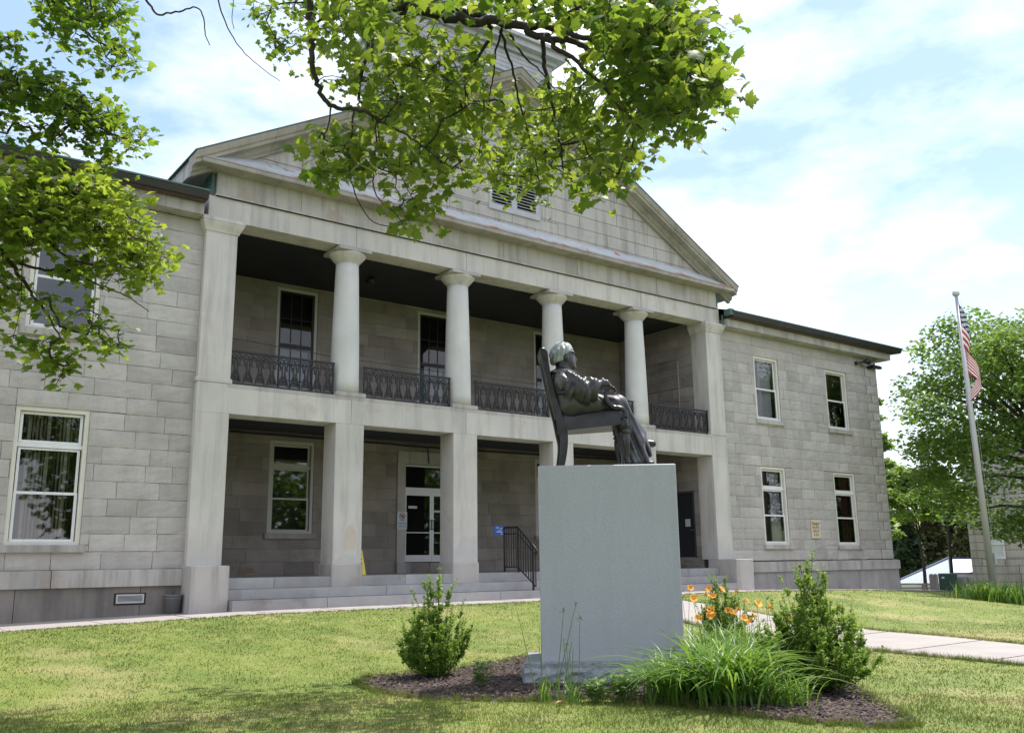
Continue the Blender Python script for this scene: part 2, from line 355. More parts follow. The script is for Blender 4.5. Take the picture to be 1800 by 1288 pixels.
# mulch bed round the pedestal
TH = math.radians(39.5); U = np.array([math.cos(TH), -math.sin(TH)]); Vv = np.array([math.sin(TH), math.cos(TH)]); BC = np.array([.516, -10.638])
mb_out = [(630,1203),(655,1216),(720,1225),(800,1231),(900,1233),(1000,1229),(1120,1232),(1240,1248),(1340,1262),(1450,1274),(1560,1279),(1603,1273),(1575,1252),(1530,1228),(1490,1205),(1420,1180),(1330,1150),(1230,1132),(1100,1136),(960,1150),(880,1165),(800,1176),(720,1184),(650,1192)]
bed = np.array([ghit(*q)[:2] for q in mb_out]); cc = bed.mean(0)
def bed_mesh():
    rings = [cc+(bed-cc)*k for k in (0, .25, .5, .7, .85, .95, 1.0)]; V = []
    # resample outline
    out = []
    for i in range(len(bed)):
        a, b, c, d = bed[i-1], bed[i], bed[(i+1)%len(bed)], bed[(i+2)%len(bed)]
        for t in np.linspace(0, 1, 6)[:-1]:
            q = .5*((2*b)+(-a+c)*t+(2*a-5*b+4*c-d)*t*t+(-a+3*b-3*c+d)*t**3); out.append(q+RG.normal(0, .02, 2))
    out = np.array(out); n = len(out); ks = [.0, .15, .3, .45, .6, .75, .88, .96, 1.]
    for k in ks:
        P = cc+(out-cc)*k; h = .06*(1-k**3)+.008*(k < 1)-(.02 if k == 1 else 0)
        z = ground(P[:,0], P[:,1])+h+RG.normal(0, .008, n)*(k > 0)*(k < 1); V.append(np.c_[P, z])
    V = np.concatenate(V); J = np.arange(len(ks)*n).reshape(len(ks), n)
    T = np.stack([J[:-1], np.roll(J[:-1], -1, 1), np.roll(J[1:], -1, 1), J[1:]], -1).reshape(-1, 4)
    tag(npmesh('mulch_bed', V, T, M['mulch'], smooth=True), kind='structure'); return out
bed_out = bed_mesh()
def in_poly(P, poly):
    x, y = P[:,0], P[:,1]; ins = np.zeros(len(P), bool); n = len(poly)
    for i in range(n):
        x1, y1 = poly[i]; x2, y2 = poly[(i+1)%n]
        with np.errstate(divide='ignore', invalid='ignore'):
            ins ^= ((y1 > y) != (y2 > y)) & (x < (x2-x1)*(y-y1)/(y2-y1+1e-12)+x1)
    return ins
def scatter_tris(P, up, size, tintv, m, name, kind='stuff', quad=True):
    n = len(P); a = RG.uniform(0, 2*PI, n); d = np.c_[np.cos(a), np.sin(a), RG.uniform(-.3,.3,n)]; e = np.c_[-np.sin(a), np.cos(a), RG.uniform(-.5,.5,n)]
    L_ = size[:,None]; w = L_*.35
    V = np.stack([P-d*L_-e*w, P+d*L_-e*w, P+d*L_+e*w, P-d*L_+e*w], 1).reshape(-1, 3)
    return tag(npmesh(name, V, np.arange(4*n).reshape(-1, 4), m, tint=tintv), kind=kind)
lo, hi = bed_out.min(0), bed_out.max(0)
P = RG.uniform(lo, hi, (52000, 2)); P = P[in_poly(P, bed_out)]
Zc = ground(P[:,0], P[:,1])+.055*(1-np.clip(np.linalg.norm(P-cc, axis=1)/4.5, 0, 1)**3)+RG.uniform(.0, .03, len(P))
scatter_tris(np.c_[P, Zc], None, RG.uniform(.008, .028, len(P)), RG.uniform(0, 1, len(P))**1.6, M['chip'], 'bark_chips')
tag(bpy.data.objects['bark_chips'], 'dark brown bark chips strewn over the flower bed', 'mulch')

# grass blades
def grass():
    Vs, Ts, tt = [], [], []; off = 0
    for (d0, d1, dens, hgt, wid) in ((3.5, 7.5, 2900, .048, .0045), (7.5, 12, 1500, .038, .006), (12, 18, 620, .03, .008), (18, 25, 260, .028, .011), (25, 34, 90, .026, .015)):
        ang0, ang1 = YAW-math.radians(31), YAW+math.radians(31)
        n = int(dens*.5*(d1*d1-d0*d0)*(ang1-ang0)); d = np.sqrt(RG.uniform(d0*d0, d1*d1, n)); a = RG.uniform(ang0, ang1, n)
        X = CAM[0]+d*np.sin(a); Y = CAM[1]+d*np.cos(a)
        k = (Y < -2.02) & ~in_poly(np.c_[X, Y], np.array(PATH_L+PATH_R[::-1]))
        edge = cc+(bed_out-cc)*.985; k &= ~in_poly(np.c_[X, Y], edge)
        X, Y = X[k], Y[k]; n = len(X); Z = ground(X, Y)
        clump = .55+.9*(np.sin(X*5.1+np.sin(Y*3.3)*1.5)*np.sin(Y*4.3+X)*.5+.5)*RG.uniform(.4, 1.2, n)
        h = hgt*clump*RG.uniform(.45, 1.15, n); w = wid*RG.uniform(.6, 1.3, n)
        b = RG.uniform(0, 2*PI, n); lean = RG.normal(0, .6, (n, 2))*h[:,None]
        p0 = np.c_[X-np.cos(b)*w, Y-np.sin(b)*w, Z-.005]; p1 = np.c_[X+np.cos(b)*w, Y+np.sin(b)*w, Z-.005]; p2 = np.c_[X+lean[:,0], Y+lean[:,1], Z+h]
        V = np.stack([p0, p1, p2], 1).reshape(-1, 3); Vs.append(V); Ts.append(np.arange(3*n).reshape(-1, 3)+off); off += 3*n; tt.append(RG.uniform(0, 1, n))
    # longer tufts and ragged edges along the walks and the bed
    C0 = []
    n = 160; d = np.sqrt(RG.uniform(3.6**2, 9**2, n)); a = RG.uniform(YAW-.54, YAW+.54, n); C0.append(np.c_[CAM[0]+d*np.sin(a), CAM[1]+d*np.cos(a)])
    C0.append(bed_out[RG.integers(0, len(bed_out), 900)]+RG.normal(0, .035, (900, 2)))
    for pl in (PATH_L, PATH_R):
        pl = np.array(pl); q = RG.uniform(0, len(pl)-1.001, 900); i = q.astype(int); f = (q-i)[:,None]; C0.append(pl[i]*(1-f)+pl[i+1]*f+RG.normal(0, .02, (900, 2)))
    x = RG.uniform(-12, 27, 1500); C0.append(np.c_[x, -2.06+RG.normal(0, .02, 1500)])
    C0 = np.concatenate(C0); k = 9; Q = np.repeat(C0, k, 0)+RG.normal(0, .022, (len(C0)*k, 2)); n = len(Q); Z = ground(Q[:,0], Q[:,1])
    h = np.repeat(RG.uniform(.05, .11, len(C0)), k)*RG.uniform(.5, 1.2, n)*np.where(np.abs(Q[:,1]+2.06) < .15, .45, 1); b = RG.uniform(0, 2*PI, n); w = RG.uniform(.003, .006, n); lean = RG.normal(0, .5, (n, 2))*h[:,None]
    V = np.stack([np.c_[Q[:,0]-np.cos(b)*w, Q[:,1]-np.sin(b)*w, Z-.005], np.c_[Q[:,0]+np.cos(b)*w, Q[:,1]+np.sin(b)*w, Z-.005], np.c_[Q[:,0]+lean[:,0], Q[:,1]+lean[:,1], Z+h]], 1).reshape(-1, 3)
    Vs.append(V); Ts.append(np.arange(3*n).reshape(-1, 3)+off); tt.append(np.repeat(RG.uniform(0, 1, len(C0)), k)*.85)
    tag(npmesh('lawn_grass', np.concatenate(Vs), np.concatenate(Ts), M['blade'], tint=np.concatenate(tt)), 'short mown lawn grass, green with straw patches', 'grass', kind='stuff')
grass()

# ------------------------------------------------------------------ courthouse
CH = thing('courthouse', 'grey granite courthouse with two storey columned portico, pediment and side wings', 'building', (8.5, 0, 0))
YW = .18
def rect_sub(r, holes):
    out = [r]
    for h in holes:
        nx = []
        for a in out:
            x0, x1, z0, z1 = a; p, q, s, t = h
            if q <= x0 or p >= x1 or t <= z0 or s >= z1: nx.append(a); continue
            if s > z0: nx.append((x0, x1, z0, s))
            if t < z1: nx.append((x0, x1, t, z1))
            zz0, zz1 = max(z0, s), min(z1, t)
            if p > x0: nx.append((x0, p, zz0, zz1))
            if q < x1: nx.append((q, x1, zz0, zz1))
        out = nx
    return out
def masonry(name, a0, a1, z0, z1, fn, holes, m, h=.3575, bl=(.55, 1.25), seed=1, rel=.007, gap=.0048, quoinR=False, wallth=.3, zclip=None, zfirst=None, rough=True):
    """courses of separate rock-faced blocks over a mortar wall; fn(a, depth, z)->xyz, depth>0 outwards"""
    r = random.Random(seed); B = MB(); Mo = MB()
    def cell(x0, x1, zz0, zz1, tint, pr):
        if x1-x0 < .03 or zz1-zz0 < .03: return
        g = gap
        nx = max(1, int((x1-x0)/.16)) if rough else 1; nz = 4 if rough and zz1-zz0 > .2 else 1
        gx_ = [x0+g+(x1-x0-2*g)*i/nx for i in range(nx+1)]; gz_ = [zz0+g+(zz1-zz0-2*g)*j/nz for j in range(nz+1)]
        vs = []
        for j, z in enumerate(gz_):
            for i, x in enumerate(gx_):
                e = i in (0, nx) or j in (0, nz)
                vs.append(fn(x+(r.uniform(-.004,.004) if e else 0), pr*(.55 if e else 1)+(r.uniform(-rel, rel) if not e else r.uniform(-.003,.003)), z+(r.uniform(-.005,.004) if e else 0)))
        fs = [(j*(nx+1)+i, j*(nx+1)+i+1, (j+1)*(nx+1)+i+1, (j+1)*(nx+1)+i) for j in range(nz) for i in range(nx)]
        # skirt back to the mortar
        rim = list(range(nx+1)) + [j*(nx+1)+nx for j in range(1, nz+1)] + [nz*(nx+1)+i for i in range(nx-1, -1, -1)] + [j*(nx+1) for j in range(nz-1, 0, -1)]
        n0 = len(vs)
        for k in rim:
            j, i = divmod(k, nx+1); vs.append(fn(gx_[i], -.03, gz_[j]))
        for k in range(len(rim)):
            k2 = (k+1) % len(rim); fs.append((rim[k], n0+k, n0+k2, rim[k2]))
        B.add(vs, fs, tint)
    z = z0; row = 0
    while z < z1-.02:
        zt = min(z+h, z1); x = a0-(r.uniform(0, .4) if row % 2 else 0)
        end = a1; tall = zt
        if quoinR:
            qw = .46 if row % 2 else .78; cell(a1-qw, a1, z, zt, r.uniform(.55, .95), .048); end = a1-qw-.03
        while x < end-.01:
            w = r.uniform(*bl); nxt = x+w
            if end-nxt < .35: nxt = end
            t = min(1, max(0, r.gauss(.5, .22)))
            for q in rect_sub((max(x, a0), nxt, z, zt), holes): cell(*q, t, r.uniform(.014, .026))
            x = nxt
        z = zt; row += 1
    for q in rect_sub((a0, a1, z0, z1), holes):
        x0, x1, zz0, zz1 = q
        vs = [fn(x, d, z_) for d in (0, -wallth) for x, z_ in ((x0, zz0), (x1, zz0), (x1, zz1), (x0, zz1))]
        Mo.add(vs, [(0,1,2,3),(7,6,5,4),(0,4,5,1),(1,5,6,2),(2,6,7,3),(3,7,4,0)])
    w = B.build(name, m, CH); Mo.build('mortar', M['mortar'], w); return w
front = lambda y: (lambda a, d, z: (a, y-d, z))
LW = [(-3.87,-2.49,1.53,4.27), (-3.87,-2.49,5.88,8.2), (-9.9,-8.5,1.53,4.27), (-9.9,-8.5,5.88,8.2)]
RW = [(19.26,20.63,1.55,4.23), (23.5,24.87,1.53,4.22), (19.26,20.63,5.88,8.17), (23.5,24.87,5.86,8.15)]
masonry('wing_wall', -14, -.37, 1.04, 8.93, front(YW), LW, M['stone'], seed=3)
masonry('wing_wall', 17.37, 27.02, 1.02, 8.93, front(YW), RW, M['stone'], seed=5, quoinR=True)
BK = [(3.12,4.46,1.93,4.5), (7.46,9.54,1.1,4.06), (12.54,13.88,1.93,4.5)]
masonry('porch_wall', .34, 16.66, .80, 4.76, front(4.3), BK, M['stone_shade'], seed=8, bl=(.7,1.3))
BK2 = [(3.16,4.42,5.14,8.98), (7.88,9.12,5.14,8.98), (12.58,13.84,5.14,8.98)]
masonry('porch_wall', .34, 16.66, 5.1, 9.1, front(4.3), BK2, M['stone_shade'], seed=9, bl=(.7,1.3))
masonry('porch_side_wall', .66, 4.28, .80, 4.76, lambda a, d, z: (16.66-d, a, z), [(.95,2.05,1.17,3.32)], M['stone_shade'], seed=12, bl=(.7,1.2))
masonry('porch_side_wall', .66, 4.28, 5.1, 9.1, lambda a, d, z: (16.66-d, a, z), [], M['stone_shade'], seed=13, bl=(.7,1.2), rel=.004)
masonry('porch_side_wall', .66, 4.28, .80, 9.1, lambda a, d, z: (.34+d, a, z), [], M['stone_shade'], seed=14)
masonry('wing_end_wall', .2, 12, 1.02, 8.93, lambda a, d, z: (27.03+d, a, z), [], M['stone'], seed=15)
b = MB()
# solid mass behind the walls so no light leaks
b.box((-14,4.62,.1),(27.0,12,9.3)); b.box((-14,.5,8.6),(-.1,4.6,9.2)); b.box((17.2,.5,8.6),(27,4.6,9.2)); b.box((-14.3,.2,0),(-14,12,9.2)); b.box((.0,.66,.1),(.3,4.6,9.2)); b.box((16.97,.66,.1),(17.0,4.6,9.2))
b.build('inner_wall', M['black'], CH)
# base and water table of the wings
def base_run(x0, x1, seed, zt, joints):
    r = random.Random(seed); B = MB(); D = MB(); x = x0
    while x < x1-.01:
        w = r.uniform(2., 3.2); n = min(x+w, x1)
        if x1-n < .9: n = x1
        t = r.random()
        B.add([(x+.008,YW-.11,zt-.36),(n-.008,YW-.11,zt-.36),(n-.008,YW-.11,zt-.03),(x+.008,YW-.11,zt-.03),(x+.008,YW+.1,zt),(n-.008,YW+.1,zt),(x+.008,YW+.1,zt-.36),(n-.008,YW+.1,zt-.36)],
              [(0,1,2,3),(3,2,5,4),(0,3,4,6),(1,7,5,2),(0,6,7,1)], t)
        x = n
    x = x0
    while x < x1-.01:
        w = r.uniform(1.8, 3.0); n = min(x+w, x1)
        if x1-n < .7: n = x1
        D.box((x+.006,YW-.03,-.9),(n-.006,YW+.1,zt-.366), r.random()); x = n
    B.build('water_table', M['smooth2'], CH); D.build('base_course', M['stone_dark' if x1 < 0 else 'base2'], CH)
base_run(-14, -.42, 2, 1.05, 0); base_run(17.47, 27.3, 4, 1.0, 0)
b = MB(); b.box((-14,YW+.03,-.9),(-.38,YW+.3,1.03)); b.build('base_core', M['mortar'], CH); b = MB(); b.box((17.38,YW+.03,-.9),(27.05,YW+.3,1.0)); b.box((27.05,YW,-.9),(27.28,11,.63)); b.box((26.5,YW,.64),(27.3,11,.99)); b.build('base_core', M['mortar'], CH)
# wing cornice band and gutter
def band(x0, x1, seed):
    r = random.Random(seed); B = MB(); x = x0
    while x < x1-.01:
        n = min(x+r.uniform(1.7, 2.3), x1)
        if x1-n < .8: n = x1
        B.box((x+.003,YW-.40,8.92),(n-.003,YW+.25,9.18), r.random()); x = n
    B.build('wing_cornice', M['smooth2'], CH)
    G = MB(); prof = [(YW-.60,9.20),(YW-.66,9.215),(YW-.70,9.34),(YW-.70,9.37),(YW+.3,9.37),(YW+.3,9.19),(YW-.4,9.185)]
    xe = x1+(.45 if x1 > 20 else 0)
    rings = []
    for xx, k in ((x0, 0), (x1, 0)): rings.append([(xx+((-.0) if xx < 20 or x1 < 20 else max(0, (YW-q[0])*.6)), q[0], q[1]) for q in prof])
    G.ring_loft(rings); G.build('gutter', M['gutter'], CH)
    G = MB(); G.box((x0+.01,YW-.585,9.182),(x1+(.1 if x1 > 20 else -.01),YW+.1,9.199)); G.build('soffit', M['soffit'], CH)
    R_ = MB(); e = (.47 if x1 > 20 else 0)
    R_.add([(x0,YW-.73,9.373),(x1+e,YW-.73,9.373),(x1+e,YW-.73,9.41),(x0,YW-.73,9.41),(x0,6,11.3),(x1+e-6,6,11.3),(x0,12.5,9.5),(x1+e,12.5,9.5),(x0,YW+.2,9.38),(x1+e,12.5,9.3)],
           [(0,1,2,3),(3,2,5,4),(4,5,7,6),(2,1,9,7),(2,7,5),(0,8,9,1)])
    R_.build('wing_roof', M['copper'], CH)
band(-14, -.52, 5); band(17.52, 27.55, 6)

# porch floor, ceilings, steps
b = MB(); b.box((.35,.02,.3),(16.65,4.3,.80)); b.build('porch_floor', M['step'], CH)
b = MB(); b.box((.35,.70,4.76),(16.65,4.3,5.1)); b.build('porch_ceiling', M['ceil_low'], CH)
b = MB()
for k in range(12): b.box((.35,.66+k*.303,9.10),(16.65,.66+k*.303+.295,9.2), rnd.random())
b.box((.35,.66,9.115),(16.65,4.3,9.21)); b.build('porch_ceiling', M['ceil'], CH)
for x_ in (5.1, 11.9):
    q = MB(); q.lathe((x_,2.3,8.86), [(.02,0),(.13,.03),(.16,.12),(.10,.18),(.05,.2),(.05,.24)], 16); q.build('ceiling_lamp', M['iron'], CH)
for z0, z1, y0, cuts in ((.10,.352,-.68,(2.6,7.4,12.3)), (.36,.573,-.34,(4.3,9.9,14.1)), (.581,.81,.0,(1.6,5.0,6.1,9.6,11.4,15.2))):
    b = MB(); xs = [.41]+list(cuts)+[16.62]
    for i in range(len(xs)-1):
        b.box((xs[i]+.006,y0,z0),(xs[i+1]-.006,y0+.42,z1), rnd.random())
    b.build('step', M['step'], CH)
b = MB(); b.box((.45,-.64,.05),(16.6,.3,.34)); b.box((.45,-.30,.3),(16.6,.3,.57)); b.box((.45,.03,.5),(16.6,.3,.79)); b.build('step_core', M['joint'], CH)

# piers, corner piers, columns
def cham(bm, x0, x1, y0, y1, z0, z1, c=.012, t=.5, top=True):
    o = [(x0+c,y0),(x1-c,y0),(x1,y0+c),(x1,y1-c),(x1-c,y1),(x0+c,y1),(x0,y1-c),(x0,y0+c)]
    cx, cy = (x0+x1)/2, (y0+y1)/2; sx_, sy_ = (x1-x0), (y1-y0)
    inn = [(cx+(x-cx)*(1-2*c/sx_), cy+(y-cy)*(1-2*c/sy_)) for x, y in o]
    bm.ring_loft([[(x,y,z0) for x, y in o], [(x,y,z1-c) for x, y in o], [(x,y,z1) for x, y in inn]], True, t)
for i in range(1, 5):
    x = 3.4*i; b = MB(); cham(b, x-.38, x+.38, 0, .65, 1.087, 4.437, .01, .3+.1*i); pr = b.build('pier', M['smooth'], CH)
    q = MB(); cham(q, x-.41, x+.41, -.03, .68, .575, 1.089, .02, .4); q.build('pier_base', M['smooth2'], pr)
for sgn, x in ((-1, 0.), (1, 17.)):
    b = MB(); cham(b, x-.38, x+.38, 0, .70, 1.085, 4.437, .01, .6); cham(b, x-.37, x+.37, .01, .70, 5.222, 8.615, .01, .7)
    o = b.build('corner_pier', M['smooth'], CH)
    q = MB(); cham(q, x-.42 if sgn < 0 else x-.38, x+.40 if sgn < 0 else x+.46, -.47 if sgn < 0 else -.70, .45, -.3, 1.087, .015, .8); q.build('pier_base', M['smooth2'], o)
    q = MB()
    prof = [(.372,8.60),(.372,8.64),(.40,8.66),(.41,8.70),(.46,8.80),(.485,8.86),(.485,8.885),(.50,8.89),(.50,8.972)]
    q.ring_loft([[(x-r,-(r-.37)+.01,z),(x+r,-(r-.37)+.01,z),(x+r,.72,z),(x-r,.72,z)] for r, z in prof], True, .5); q.build('capital', M['smooth'], o)
    q = MB(); cham(q, x-.41, x+.41, -.012, .72, 5.121, 5.221, .01); q.build('column_plinth', M['smooth'], o)
def col_r(z): k = (z-5.22)/(8.60-5.22); return .365-.075*(k**1.35)
bc = MB(); prof = [(col_r(z), z) for z in np.linspace(5.22, 8.60, 12)]
bc.lathe((0,0,0), prof, 40)
for i in range(1, 5):
    x = 3.4*i; b = MB(); b.lathe((x,.38,0), prof, 44, .4+.05*i); o = b.build('column', M['column'], CH)
    # smooth shade sides only
    o.data.polygons.foreach_set('use_smooth', [len(p.vertices) == 4 for p in o.data.polygons])
    q = MB(); q.lathe((x,.38,0), [(.285,8.598),(.30,8.60),(.30,8.635),(.315,8.645),(.325,8.66),(.345,8.67),(.37,8.70),(.42,8.76),(.465,8.815),(.475,8.845),(.46,8.868)], 44)
    k = q.build('capital', M['smooth'], o); k.data.polygons.foreach_set('use_smooth', [len(p.vertices) == 4 for p in k.data.polygons])
    q = MB(); q.ring_loft([[(x-.46,-.09,8.866),(x+.46,-.09,8.866),(x+.46,.84,8.866),(x-.46,.84,8.866)], [(x-.46,-.09,8.945),(x+.46,-.09,8.945),(x+.46,.84,8.945),(x-.46,.84,8.945)], [(x-.38,-.004,8.99),(x+.38,-.004,8.99),(x+.38,.78,8.99),(x-.38,.78,8.99)]]); q.build('abacus', M['smooth2'], o)
    q = MB(); cham(q, x-.41, x+.41, -.012, .77, 5.121, 5.222, .01); q.build('column_plinth', M['smooth2'], o)
def beam(name, xs, y0, y1, z0, z1, m, c=.012):
    b = MB()
    for i in range(len(xs)-1): cham(b, xs[i]+.0025, xs[i+1]-.0025, y0, y1, z0, z1, c, rnd.random())
    b.build(name, m, CH)
    q = MB(); q.box((xs[0]+.02,y0+.02,z0+.02),(xs[-1]-.02,y1-.02,z1-.02)); q.build('joint', M['joint'], CH)
beam('balcony_beam', [-.38,3.42,6.82,10.2,13.6,16.62,17.38], .001, .695, 4.437, 5.121, M['smooth'])
beam('architrave', [-.36,3.45,6.85,10.15,13.6,17.36], .0, .655, 8.972, 9.52, M['smooth'])
beam('frieze', [-.20,1.9,4.6,8.1,10.9,14.3,17.2], -.045, .655, 9.523, 10.10, M['smooth2'])
b = MB(); b.box((-.22,-.07,9.523),(17.22,.3,9.575)); b.build('frieze_fillet', M['smooth2'], CH)
b = MB(); b.box((-.18,.6,9.2),(17.18,12,10.3)); b.build('attic_wall', M['smooth2'], CH)
b = MB(); b.box((.3,.0,5.02),(16.7,4.3,5.12)); b.build('balcony_floor', M['smooth2'], CH)
# horizontal cornice
CY = -.47
b = MB(); xs = np.linspace(-.70, 17.70, 8)
pf = [(-.02,10.09),(CY+.06,10.12),(CY+.055,10.10),(CY+.01,10.10),(CY,10.12),(CY,10.215),(0.05,10.26),(.05,10.09)]
for i in range(7): b.prism(pf, xs[i]+.003, xs[i+1]-.003, lambda y, z, a: (a, y, z), rnd.random())
b.build('cornice', M['weather'], CH)
for a_ in (-.68, 17.15): b = MB(); b.box((a_,.05,10.10),(a_+.53,12,10.30)); b.build('cornice_return', M['smooth2'], CH)
b = MB(); N_ = 60
r0 = []; r1 = []; r2 = []
for i in range(N_+1):
    x = -.66+18.32*i/N_; j = rnd.uniform(-.004, .004)
    r0.append((x, CY-.012+j, 10.217+j)); r1.append((x, CY+.02+j, 10.245)); r2.append((x, -.012, 10.66))
r3 = [(x, y+.075, z+.075) for x, y, z in r1]
b.add(r3+r2, [(i, i+1, i+1+N_+1, i+N_+1) for i in range(N_)])
q = MB(); q.add(r0+r1+r3, [(i+k*(N_+1), i+1+k*(N_+1), i+1+(k+1)*(N_+1), i+(k+1)*(N_+1)) for k in (0, 1) for i in range(N_)]); q.build('flashing_edge', M['rustedge'], CH)
b.build('cornice_flashing', M['flash'], CH)
# pediment wall
SL = .555; XM = 8.5; ZA = 15.50      # top apex of the raking cornice
def rz(x): return ZA-abs(x-XM)*SL
B = MB(); z = 10.34; row = 0; r = random.Random(21)
while z < 15.0:
    h = .40; zt = z+h; x0 = XM-(ZA-.42-z)/SL; x1 = XM+(ZA-.42-z)/SL; x = x0
    hole = (7.63, 9.45, 11.08, 12.95)
    while x < x1-.05:
        n = min(x+r.uniform(1.1, 2.2), x1)
        if x1-n < .7: n = x1
        t = r.uniform(.3, .8)
        for q in rect_sub((x, n, z, zt), [hole]):
            a0, a1, c0, c1 = q
            if a1-a0 < .05: continue
            pr = r.uniform(0, .006)
            la = lambda zz, xx: max(xx, XM-(ZA-.40-zz)/SL); lb = lambda zz, xx: min(xx, XM+(ZA-.40-zz)/SL)
            g = .008
            B.add([(la(c0,a0+g),-pr,c0+g),(lb(c0,a1-g),-pr,c0+g),(lb(c1,a1-g),-pr,c1-g),(la(c1,a0+g),-pr,c1-g),(la(c0,a0+g),.1,c0+g),(lb(c0,a1-g),.1,c0+g),(lb(c1,a1-g),.1,c1-g),(la(c1,a0+g),.1,c1-g)],
                  [(0,1,2,3),(0,3,7,4),(1,5,6,2),(3,2,6,7),(0,4,5,1)], t)
        x = n
    z = zt; row += 1
pw = B.build('pediment_wall', M['smooth2'], CH)
B = MB()
for q in ((-.2,7.63,10.3,15),(9.45,17.2,10.3,15),(7.63,9.45,10.3,11.08),(7.63,9.45,12.95,15)):
    a0, a1, c0, c1 = q
    zl = lambda x: min(c1, rz(x)-.3)
    xs = [a0]+[x for x in np.linspace(a0, a1, 14)[1:-1]]+[a1]
    vs = []
    for x in xs: vs += [(x,.03,c0),(x,.03,max(c0+.001, zl(x))),(x,.3,max(c0+.001, zl(x)))]
    B.add(vs, [(3*i+k, 3*i+3+k, 3*i+4+k, 3*i+1+k) for i in range(len(xs)-1) for k in (0, 1)])
B.build('mortar', M['mortar'], pw)
# gable louvre window
b = MB(); X0, X1, Z0, Z1 = 7.63, 9.45, 11.08, 12.95
b.box((X0,-.015,Z0),(X0+.10,.1,Z1)); b.box((X1-.10,-.015,Z0),(X1,.1,Z1)); b.box((X0+.10,-.015,Z1-.10),(X1-.10,.1,Z1)); b.box((X0-.03,-.05,Z0-.07),(X1+.03,.1,Z0+.10)); b.box((8.44,-.01,Z0+.10),(8.64,.1,Z1-.10)); b.box((X0-.05,-.03,Z1),(X1+.05,.1,Z1+.12))
for xx in (X0+.10, 8.64): b.box((xx,-.005,Z0+.95),(xx+.71,.06,Z0+1.05))
lw = b.build('louvre_window', M['clap'], CH)
for xa, xb in ((X0+.10, 8.44), (8.64, X1-.10)):
    q = MB(); n = 17
    for i in range(n):
        z = Z0+.13+i*(Z1-Z0-.26)/n
        q.add([(xa,-.012,z),(xb,-.012,z),(xb,.06,z+.055),(xa,.06,z+.055),(xa,-.012,z+.02),(xb,-.012,z+.02)],[(0,1,2,3),(0,4,5,1),(4,3,2,5)])
    q.build('shutter', M['clap'], lw)
    q = MB(); q.box((xa,.08,Z0+.1),(xb,.12,Z1-.1)); q.build('dark_recess', M['black'], lw)
# raking cornices and roof
def rake(s):
    pf = [(0.02,-.50),(-.10,-.50),(-.12,-.44),(-.20,-.40),(-.22,-.30),(CY+.04,-.28),(CY+.04,-.20),(CY,-.17),(CY-.03,-.06),(CY-.03,.0),(.05,.0)]
    B = MB(); n = 5; span = XM+.86
    for i in range(n):
        a = span*i/n; c = span*(i+1)/n
        def fn(y, dz, par): return (XM+s*par, y, ZA-SL*par+dz)
        B.prism(pf, a+.004 if i else 0, c-.004, fn, rnd.random())
    B.build('raking_cornice', M['weather'], CH)
    q = MB(); q.prism([(CY-.05,.003),(CY-.05,.03),(12.5,.03),(12.5,.003)], 0 if s > 0 else 0.001, span+.03, fn); q.build('roof', M['copper'], CH)
    q = MB(); q.prism([(.06,-.42),(.06,-.01),(12.4,-.01),(12.4,-.42)], .3, span-.05, fn); q.build('eave', M['smooth2'], CH)
rake(-1); rake(1)
# bell tower behind the pediment
tw = MB(); tw.box((5.9,1.2,11.5),(11.1,4.6,17.3))
for k in range(38): tw.box((5.885,1.185,11.6+k*.15),(11.115,4.615,11.6+k*.15+.012))
twr = tw.build('clock_tower', M['clap'], CH)
q = MB()
for z0, z1, e in ((16.15,16.3,.08),(16.3,16.38,.16),(17.15,17.3,.12),(17.3,17.5,.34),(17.5,17.62,.46)): q.box((5.9-e,1.2-e,z0),(11.1+e,4.6+e,z1))
q.build('tower_cornice', M['clap'], twr)
q = MB(); q.box((6.7,1.9,17.62),(10.3,4.4,18.4)); q.box((7.2,2.4,18.4),(9.8,4.2,23))
for x in (6.9, 7.8, 9.2, 10.1):
    q.lathe((x,2.1,18.4), [(.2,0),(.2,.15),(.15,.2),(.13,3.6),(.2,3.8),(.22,4.)], 12)
q.box((6.6,1.8,22.4),(10.4,4.5,23.2)); q.build('belfry', M['white'], twr)

